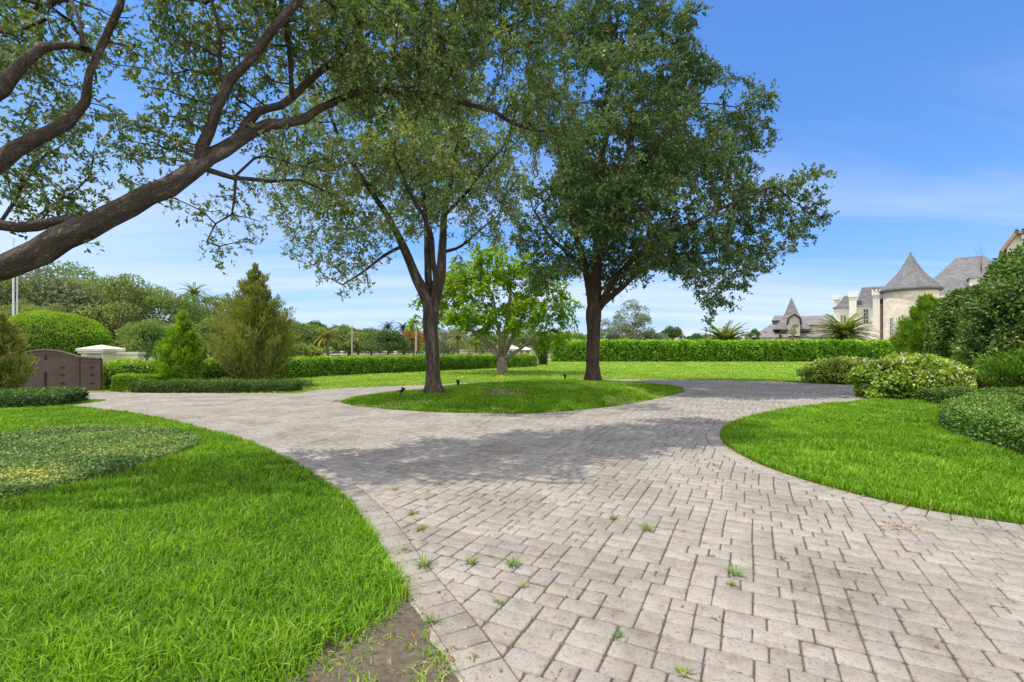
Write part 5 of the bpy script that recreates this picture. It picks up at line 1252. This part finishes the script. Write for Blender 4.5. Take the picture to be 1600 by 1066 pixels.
mb = MB(); swept(mb, X(1333, v), X(1346, v), X(1404, v), X(1400, v), WY-.45, WY+2.2, WY+11.5, Z(477.5, 1350, v), Z(448.5, 1360, v+2)); mb.build('wing_roof', M['slate'], ch)
mb = MB(); swept(mb, X(1300.5, v), X(1318, v), X(1332.6, v), X(1332.6, v), WY-.45, WY+1.6, WY+11.4, Z(481, 1310, v), Z(462, 1318, v+1)); mb.build('end_roof', M['slate'], ch)
for a, b, yt, dv, zb in ((1362, 1376.5, 452.5, -1.0, -.1), (1325, 1340, 455.5, -1.0, -.1), (1301.5, 1312, 460, 2.0, 5.5)):
    vv = v+dv; x0_, x1_ = X(a, vv), X(b, vv); yy0 = hy+vv; z1_ = Z(yt, (a+b)/2, vv); w3 = (x1_-x0_)/5; g_ = .12
    mb = MB(); mb.box(x0_+.15, x1_-.15, yy0, yy0+1.3, zb, z1_-1.0); mb.box(x0_, x1_, yy0-.15, yy0+1.45, z1_-1.0, z1_-.42)
    for k in (0, 2, 4):
        for yy in (yy0-.15, yy0+1.2): mb.box(x0_+k*w3, x0_+(k+1)*w3, yy, yy+.25, z1_-.42, z1_)
    mb.build('turret', M['white'], ch)
window(ch, X(1349.5, v), X(1356.5, v), WY-.02, Z(504.5, 1353, v), Z(483.5, 1353, v), 2, 4)
bx('downpipe', M['black'], ch, (X(1377.7, v-.5), X(1378.9, v-.5), WY-.7, WY-.5, 0, Z(466, 1378, v)))
# main block behind the tower
v2 = 6.0; RY = hy+v2
zE = Z(462, 1500, v2); zR = Z(403, 1494, v2+9)
mb = MB(); mb.box(X(1440, v2), X(1610, v2), RY, RY+17, -.1, zE); mb.build('main_wall', M['stone'], ch)
xl, xr = X(1425, v2), X(1625, v2); ap = X(1494, v2+9)
mb = MB(); A1 = (ap, RY+9, zR); A2 = (X(1537, v2+9), RY+9, zR-.9)
c1, c2, c3, c4 = (xl, RY-.6, zE), (xr, RY-.6, zE), (xr, RY+18, zE), (xl, RY+18, zE)
A2 = (A2[0], A2[1], zR-.001)
mb.quadface(c1, c2, A2, A1); mb.quadface(c3, c4, A1, A2)
for tri_ in ((c1, A1, c4), (c2, c3, A2)): mb.add(tri_, [(0, 1, 2)], [(p[1]-RY, p[2], 0) for p in tri_])
mb.build('main_roof', M['slate'], ch)
bx('gutter', M['white'], ch, (xl, xr, RY-.74, RY-.602, zE-.2, zE+.05))
mb = MB(); mb.box(X(1517, v2), X(1531, v2), RY+.8, RY+4, Z(446, 1520, v2), Z(434, 1520, v2)); mb.build('dormer_wall', M['white'], ch)
mb = MB(); hiproof(mb, X(1514, v2), X(1534, v2), RY+.5, RY+5, Z(434, 1520, v2), Z(426, 1520, v2)); mb.build('dormer_roof', M['slate'], ch)
ch.rotation_euler = (0, 0, -HF.t)
# far house with the spire roof
SF = Frame(1238, 105.0, R(28)); X, Z = SF.X, SF.Z; sy = SF.y
sh = empty('spire_house', (SF.x, sy, 0), 'distant grey-roofed house with a pointed spire roof and arched gable', 'house')
z27, z08 = Z(527, 1238), Z(508, 1260, 3)
mb = MB(); mb.box(X(1184), X(1330), sy, sy+16, -.1, z27); mb.box(X(1222, 3), X(1320, 3), sy+3, sy+15, z27, z08); mb.build('wall', M['stone'], sh)
def lowroof(mb, xa, xb, xc, xd, ya, yb, z0, z1):      # hip with ridge from xb to xc
    ym = (ya+yb)/2; a, b = (xb, ym, z1), (xc, ym, z1)
    mb.quadface((xa, ya, z0), (xd, ya, z0), b, a); mb.quadface((xd, yb, z0), (xa, yb, z0), a, b)
    for t_ in (((xa, ya, z0), a, (xa, yb, z0)), ((xd, ya, z0), (xd, yb, z0), b)): mb.add(t_, [(0, 1, 2)], [(p[1]-ya, p[2], 0) for p in t_])
mb = MB(); lowroof(mb, X(1173), X(1203, 8), X(1300, 8), X(1340), sy-.8, sy+17, z27, Z(507, 1230, 8)); mb.build('lower_roof', M['slate_far'], sh)
mb = MB(); lowroof(mb, X(1214, 3), X(1248, 9), X(1306, 9), X(1330, 3), sy+2.3, sy+15.6, z08, Z(493.5, 1275, 9)); mb.build('upper_roof', M['slate_far'], sh)
mb = MB(); mb.box(X(1207, 9), X(1230, 9), sy+9, sy+14, z27, Z(501, 1215, 9)); lowroof(mb, X(1205.5, 9), X(1210, 11), X(1226, 11), X(1232, 9), sy+8.5, sy+14.5, Z(501, 1215, 9), Z(492.5, 1215, 10)); mb.build('side_roof', M['slate_far'], sh)
c45 = math.sqrt(.5); cyy = sy+4.8
pf = [((X(1238+a)-X(1238-a))/2, Z(b, 1238, 3)) for a, b in ((31, 515), (24, 506.5), (17, 499), (12, 491), (7.5, 481), (3.4, 471), (.25, 464))]
mb = MB()
for (r0, z0), (r1, z1) in zip(pf[:-1], pf[1:]):       # square flared spire
    for sx, sy_, tx_, ty_ in ((-1, -1, 1, -1), (1, -1, 1, 1), (1, 1, -1, 1), (-1, 1, -1, -1)):
        mb.quadface((SF.x+sx*r0, cyy+sy_*r0, z0), (SF.x+tx_*r0, cyy+ty_*r0, z0), (SF.x+tx_*r1, cyy+ty_*r1, z1), (SF.x+sx*r1, cyy+sy_*r1, z1))
mb.build('spire', M['slate_far'], sh)
xm = X(1241, -1.2); hw = (X(1250, -1.2)-X(1232, -1.2))/2; zs, zt_ = Z(504, 1241, -1), Z(492, 1241, -1)
arc = [(xm+hw, zs), (xm+hw*.92, zs+(zt_-zs)*.45), (xm+hw*.5, zs+(zt_-zs)*.72), (xm, zt_), (xm-hw*.5, zs+(zt_-zs)*.72), (xm-hw*.92, zs+(zt_-zs)*.45), (xm-hw, zs)]
mb = MB(); mb.prism([(xm-hw, Z(525, 1241)), (xm+hw, Z(525, 1241))]+arc, 1, sy-1.0, sy+4); mb.build('arched_gable', M['stone'], sh)
mb = MB(); mb.tube([(xm+hw*1.25, sy-1.15, Z(508, 1241))]+[(xm+(a-xm)*1.12, sy-1.15, b+.12) for a, b in arc]+[(xm-hw*1.25, sy-1.15, Z(508, 1241))], .2, 6); mb.build('gable_trim', M['black'], sh)
for a in (1208, 1248, 1270): window(sh, X(a), X(a+9), sy-.02, .8, z27-.35, 2, 2)
sh.rotation_euler = (0, 0, -SF.t)
# slim garden trees beside it
for px, yt, lab, mt, rr in ((1184, 516, 'thin column-shaped cypress left of the spire house door', 'far_d', .35), (1220, 512, 'thin column-shaped cypress in the middle of the spire house front', 'far_d', .4)):
    loc, h = spot(px, yt, 90); conifer('conifer', lab, loc[0], loc[1], h, rr, M[mt], 40, 40, shape=.35, leafL=.3, leafW=.1, group='column cypresses by the spire house')
loc, h = spot(1238, 502, 92)
far_tree('tree', 'small sparse pale tree in front of the spire house gable', 'tree', loc[0], loc[1], h, 1.7, M['far_c'], 12, .25, 1, 900)
# villa at the right edge
VF = Frame(1566, 30.0, R(44)); vx = VF.x; VD = VF.y; zt = 1.6+(545-370)/755*30
vh = empty('villa', (vx, VD, 0), 'pale villa with tiled roof edge peeking above the huge shrub at the right edge', 'house')
mb = MB(); mb.prism([(vx+.2, -.1), (vx+9, -.1), (vx+9, zt), (vx+.62, zt), (vx+.2, zt-.75)], 1, VD, VD+8); mb.build('wall', M['white'], vh)
mb = MB(); mb.prism([(vx-.12, zt-.9), (vx+.02, zt-.98), (vx+.62, zt+.02), (vx+9.3, zt+.02), (vx+9.3, zt+.17), (vx+.5, zt+.17)], 1, VD-.35, VD+8.3)
for k in range(30): mb.tube([(vx+.6+k*.28, VD-.4, zt+.2), (vx+.6+k*.28, VD+.3, zt+.22)], .09, 6)
mb.build('roof', M['terracotta'], vh)
mb = MB(); mb.box(vx+.8, vx+9.2, VD-.25, VD-.02, zt-.3, zt-.04); mb.build('cornice', M['framew'], vh)
window(vh, vx+1.2, vx+1.9, VD-.02, 1.0, 2.4, 1, 2)
vh.rotation_euler = (0, 0, -VF.t)
# white bungalow far behind the left hedge
bd = 105.
def X4(px): return (px-800)/755*bd
def Z4(py): return CAM_Z-(py-HOR)/755*bd
bh = empty('bungalow', (X4(812), bd, 0), 'distant white bungalow with pale hipped roofs under the lime tree', 'house')
bx('wall', M['white'], bh, (X4(786), X4(812), bd+1, bd+9, -.1, Z4(545.5)), (X4(811), X4(830), bd-1, bd+.998, -.1, Z4(546.5)))
mb = MB(); hiproof(mb, X4(782), X4(816), bd+.4, bd+9.6, Z4(545.5), Z4(539)); hiproof(mb, X4(809), X4(832), bd-1.6, bd+3.4, Z4(546.5), Z4(541.5)); mb.build('roof', M['palegrey'], bh)
window(bh, X4(813), X4(817), bd-1.02, .2, 1.1, 2, 2); window(bh, X4(822), X4(826), bd-1.02, .2, 1.1, 2, 2); window(bh, X4(795), X4(800), bd+.98, .2, 1.1, 2, 2)
lw = empty('boundary_wall', (X4(750), 98, 0), 'long low white wall beyond the left hedge, left of the lime tree trunk', 'wall')
bx('wall_face', M['white'], lw, (X4(722), X4(778), 98, 98.3, -.1, 1.3)); bx('coping', M['white'], lw, (X4(721), X4(779), 97.95, 98.35, 1.3, 1.42))

# ------------------------------------------------------------------ spotlights on the island
for px, py, tilt, lab in ((626, 616, .6, 'black garden spotlight left of the airy oak trunk'), (716, 608, -.1, 'black garden spotlight right of the airy oak trunk'), (883.5, 597, -.2, 'black garden spotlight left of the dense oak trunk')):
    d = {626: 14.6, 716: 15.9, 883.5: 20.2}[px]; x_ = (px-800)/755*d; z0_ = float(mound(np.array([x_]), np.array([d]))[0])
    o = empty('spotlight', (x_, d, z0_), lab, 'spotlight', 'spotlights around the island oaks')
    mb = MB(); mb.lathe(x_, d, [(.012, z0_-.05), (.016, z0_+.14), (.001, z0_+.14)], 8); mb.lathe(x_, d, [(.001, z0_), (.05, z0_), (.06, z0_+.05), (.02, z0_+.07)], 12); mb.build('stake', M['black'], o, True)
    dr = np.array([math.sin(tilt), .15, math.cos(tilt)]); dr /= np.linalg.norm(dr); b0_ = np.array([x_, d, z0_+.13])
    pts = [b0_+dr*t for t in (0, .02, .1, .17)]; mb = MB(); mb.tube(pts, [.02, .045, .052, .062], 12); mb.build('lamp_head', M['black'], o, True)
    mb = MB(); mb.tube([b0_+dr*.13, b0_+dr*.15], [.05, .02], 12); mb.build('lens', M['bulb'], o, True)
# dirt patches on the island
for c_, rr in zip(dirt_c[:2], (.7, .45)):
    n2 = 22; rg = [c_*1.0]; V = [(c_[0], c_[1], float(mound(c_[:1], c_[1:])[0])+.012)]
    for q_ in (.5, 1):
        for i in range(n2):
            a = 2*math.pi*i/n2; r_ = rr*q_*(1+.3*noise.noise((math.cos(a)*1.5+c_[0], math.sin(a)*1.5, 0))); x_, y_ = c_[0]+math.cos(a)*r_*1.3, c_[1]+math.sin(a)*r_
            V.append((x_, y_, float(mound(np.array([x_]), np.array([y_]))[0])+(.010 if q_ < 1 else .002)))
    tag(mk('soil', V, [[(0, 1+i, 1+(i+1) % n2) for i in range(n2)], [(1+i, 1+n2+i, 1+n2+(i+1) % n2, 1+(i+1) % n2) for i in range(n2)]], M['mulch'], smooth=True), kind='structure')

# ------------------------------------------------------------------ weeds in the joints, fallen leaves
def tuft(px, py, size, n_, lab):
    x_, y_ = G(px, py); a = rs.uniform(0, 2*math.pi, n_); rr = rs.uniform(0, size*.3, n_)
    Pb = np.c_[x_+rr*np.cos(a), y_+rr*np.sin(a), np.full(n_, -.004)]
    h = size*rs.uniform(.4, 1, n_); D = np.c_[np.cos(a), np.sin(a), np.zeros(n_)]; S = np.c_[-np.sin(a), np.cos(a), np.zeros(n_)]; Zv = np.array([0, 0, 1.])
    l_ = rs.uniform(.5, 1.3, n_)[:, None]; H = h[:, None]; w_ = .0028
    m_ = Pb+Zv*H*.45+D*H*l_*.45; t = Pb+Zv*H*.5+D*H*l_
    V = np.stack([Pb-S*w_, Pb+S*w_, m_+S*w_*1.1, m_-S*w_*1.1, t], 1).reshape(-1, 3); b = np.arange(n_)*5; r_ = rs.uniform(0, 1, n_)
    o = mk('weed', V, [np.c_[b, b+1, b+2, b+3], np.c_[b+3, b+2, b+4]], M['weedmat'], rnd=np.concatenate([r_, r_]), origin=(x_, y_, 0))
    tag(o, lab, 'weed', 'weed tufts growing between the pavers')
for q in ((662, 884, .13, 46, 'tall spreading weed tuft beside the left lawn edge'), (735, 879, .085, 36, 'compact weed tuft right of the tall one by the left lawn'), (801, 883, .10, 42, 'dense weed tuft in the middle of the foreground row of three'),
          (633, 860, .07, 20, 'small weed tuft touching the paver border by the left lawn'), (656, 828, .085, 30, 'flat weed tuft in the second row from the left lawn'), (644, 804, .09, 30, 'weed tuft farther up beside the left lawn curve'),
          (617, 765, .07, 20, 'small faint weed near the left border, farther up the driveway'), (822, 918, .06, 12, 'tiny thin weed below the dense tuft'), (674, 972, .085, 26, 'yellow green weed on the border edge by the bare soil'),
          (780, 942, .055, 18, 'small weed with dry leaves between large foreground pavers'), (959, 811, .08, 30, 'low weed tuft in the centre of the driveway, farther one'), (1012, 828, .11, 44, 'bushy weed tuft in the centre of the driveway, nearer one'),
          (1148, 898, .11, 40, 'wide weed tuft right of centre in the foreground'), (1143, 914, .07, 18, 'dry brown-green weed just below the wide tuft'), (1222, 872, .05, 14, 'small weed beside the right part of the foreground'), (1117, 728, .07, 22, 'low weed near the tip of the oval lawn'),
          (738, 1028, .035, 14, 'tiny clover-like weed on the border pavers at the bottom'), (964, 994, .045, 22, 'leafy small weed in a joint at lower centre'), (1068, 1054, .06, 26, 'leafy weed at the bottom edge right of centre'), (1118, 966, .035, 14, 'tiny weed in the lower middle right')):
    tuft(*q)
# moss in joints
mp_ = []
for _ in range(520):
    c_ = np.array([rs.uniform(-2, 9), rs.uniform(1.7, 9)]); gxu = round((c_@ax)/U0)*U0; gyu = round((c_@ay)/U0)*U0
    along = rs.randint(2); ln_ = rs.uniform(.02, .11); k = int(ln_*500)
    if along: u_ = gxu+rs.normal(size=k)*.003; v_ = gyu+rs.uniform(0, ln_, k)
    else: u_ = gxu+rs.uniform(0, ln_, k); v_ = gyu+rs.normal(size=k)*.003
    mp_.append(u_[:, None]*ax+v_[:, None]*ay)
mp_ = np.vstack(mp_); k = inpoly(mp_[:, 0], mp_[:, 1], Dpoly) & ~inpoly(mp_[:, 0], mp_[:, 1], Lpoly) & ~inpoly(mp_[:, 0], mp_[:, 1], Rpoly); mp_ = mp_[k]; n_ = len(mp_)
V, Fq = leaves(np.c_[mp_, rs.uniform(-.008, .003, n_)], unit(rs.normal(size=(n_, 3))+[0, 0, .8]), rvec(n_), rs.uniform(.006, .016, n_), rs.uniform(.003, .006, n_))
tag(mk('moss', V, [Fq], M['moss'], rnd=rs.uniform(size=n_)), kind='stuff')
# fallen leaves
def litter(Pl, size, hgt=.004):
    n_ = len(Pl); a = rs.uniform(0, 2*math.pi, n_); D = np.c_[np.cos(a), np.sin(a), rs.normal(size=n_)*.12]
    s_ = size*rs.uniform(.3, 1.25, n_)
    return leaves(Pl+np.array([0, 0, 1.])*(hgt+s_*.05)[:, None], unit(D), unit(np.c_[rs.normal(size=(n_, 2))*.45, np.ones(n_)]), s_, s_*rs.uniform(.3, .5, n_), 6, .12)
sets_ = []
x = rs.uniform(-14, 16, 6000); y = 1.8+rs.uniform(0, 1, 6000)**1.0*22
k = inpoly(x, y, Dpoly) & ~inpoly(x, y, Lpoly) & ~inpoly(x, y, Rpoly) & ~inpoly(x, y, iring)
cn = np.array([noise.noise((a*.6, b*.6, 8)) for a, b in zip(x, y)]); k &= (cn > .02) | (rs.uniform(size=6000) < .15)
sets_.append((np.c_[x, y, np.zeros(len(x))][k], .032))
for pts, nn in edges:       # drift along the lawn edges
    i = rs.randint(0, len(pts), 900); q = pts[i]+nn[i]*np.abs(rs.normal(size=900)*.045)[:, None]+rs.normal(size=(900, 2))*.05
    sets_.append((np.c_[q, np.full(900, .001)], .028))
q = scatter(soil_s, 190, 1.3, 3.3, zf=lambda x, y: np.full(len(x), -.018)); q = q[inpoly(q[:, 0], q[:, 1], Lpoly)]; sets_.append((q, .05))
q = np.c_[rs.normal(size=(60, 2))*[.10, .06]+G(1410, 826), np.zeros(60)]; sets_.append((q, .035))
q = np.c_[rs.normal(size=(60, 2))*[.3, .35]+G(1107, 617), np.zeros(60)]; sets_.append((q, .06))
q = np.c_[rs.normal(size=(50, 2))*[.3, .3]+(-.15, 15.0), np.full(50, .33)]; sets_.append((q, .05))
Pl = np.vstack([s_[0] for s_ in sets_]); szs = np.concatenate([np.full(len(s_[0]), s_[1]) for s_ in sets_])
V, Fq = litter(Pl, szs)
tag(mk('fallen_leaves', V, [Fq], M['dry'], rnd=rs.uniform(size=len(Pl))), 'dry brown leaves scattered over the pavers and along the lawn edges', kind='stuff')
mb = MB()
for k in range(46):
    x_, y_ = rs.uniform(-.95, -.15), rs.uniform(1.9, 2.9)
    if not (inpoly(np.array([x_]), np.array([y_]), soil_s)[0] and inpoly(np.array([x_]), np.array([y_]), Lpoly)[0]): continue
    a = rs.uniform(0, 6.28); L = rs.uniform(.03, .13); z_ = -.014
    mb.tube([(x_, y_, z_), (x_+math.cos(a)*L*.5+rs.normal()*.006, y_+math.sin(a)*L*.5, z_+.006), (x_+math.cos(a)*L, y_+math.sin(a)*L+rs.normal()*.008, z_+.002)], [.0018, .0015, .0008], 4)
tag(mb.build('twigs', M['bark_far']), 'short dry twigs lying on the bare soil', kind='stuff')
q = scatter(soil_s, 2600, 1.3, 3.3, zf=lambda x, y: np.full(len(x), -.020)); q = q[inpoly(q[:, 0], q[:, 1], Lpoly)]; n_ = len(q)
oct_ = np.array([(1, 0, 0), (0, 1, 0), (-1, 0, 0), (0, -1, 0), (0, 0, 1), (0, 0, -.6)], float)
sz_ = (rs.uniform(0, 1, n_)**3*.010+.0022)[:, None, None]
V = (q[:, None]+oct_[None]*sz_*rs.uniform(.6, 1.3, (n_, 6, 1))).reshape(-1, 3)
ft = np.array([(0, 1, 4), (1, 2, 4), (2, 3, 4), (3, 0, 4), (1, 0, 5), (2, 1, 5), (3, 2, 5), (0, 3, 5)])
tag(mk('grit', V, [(ft[None]+np.arange(n_)[:, None, None]*6).reshape(-1, 3)], M['soil']), 'small clods and grit on the bare soil', kind='stuff')
print('objects', len(bpy.data.objects))
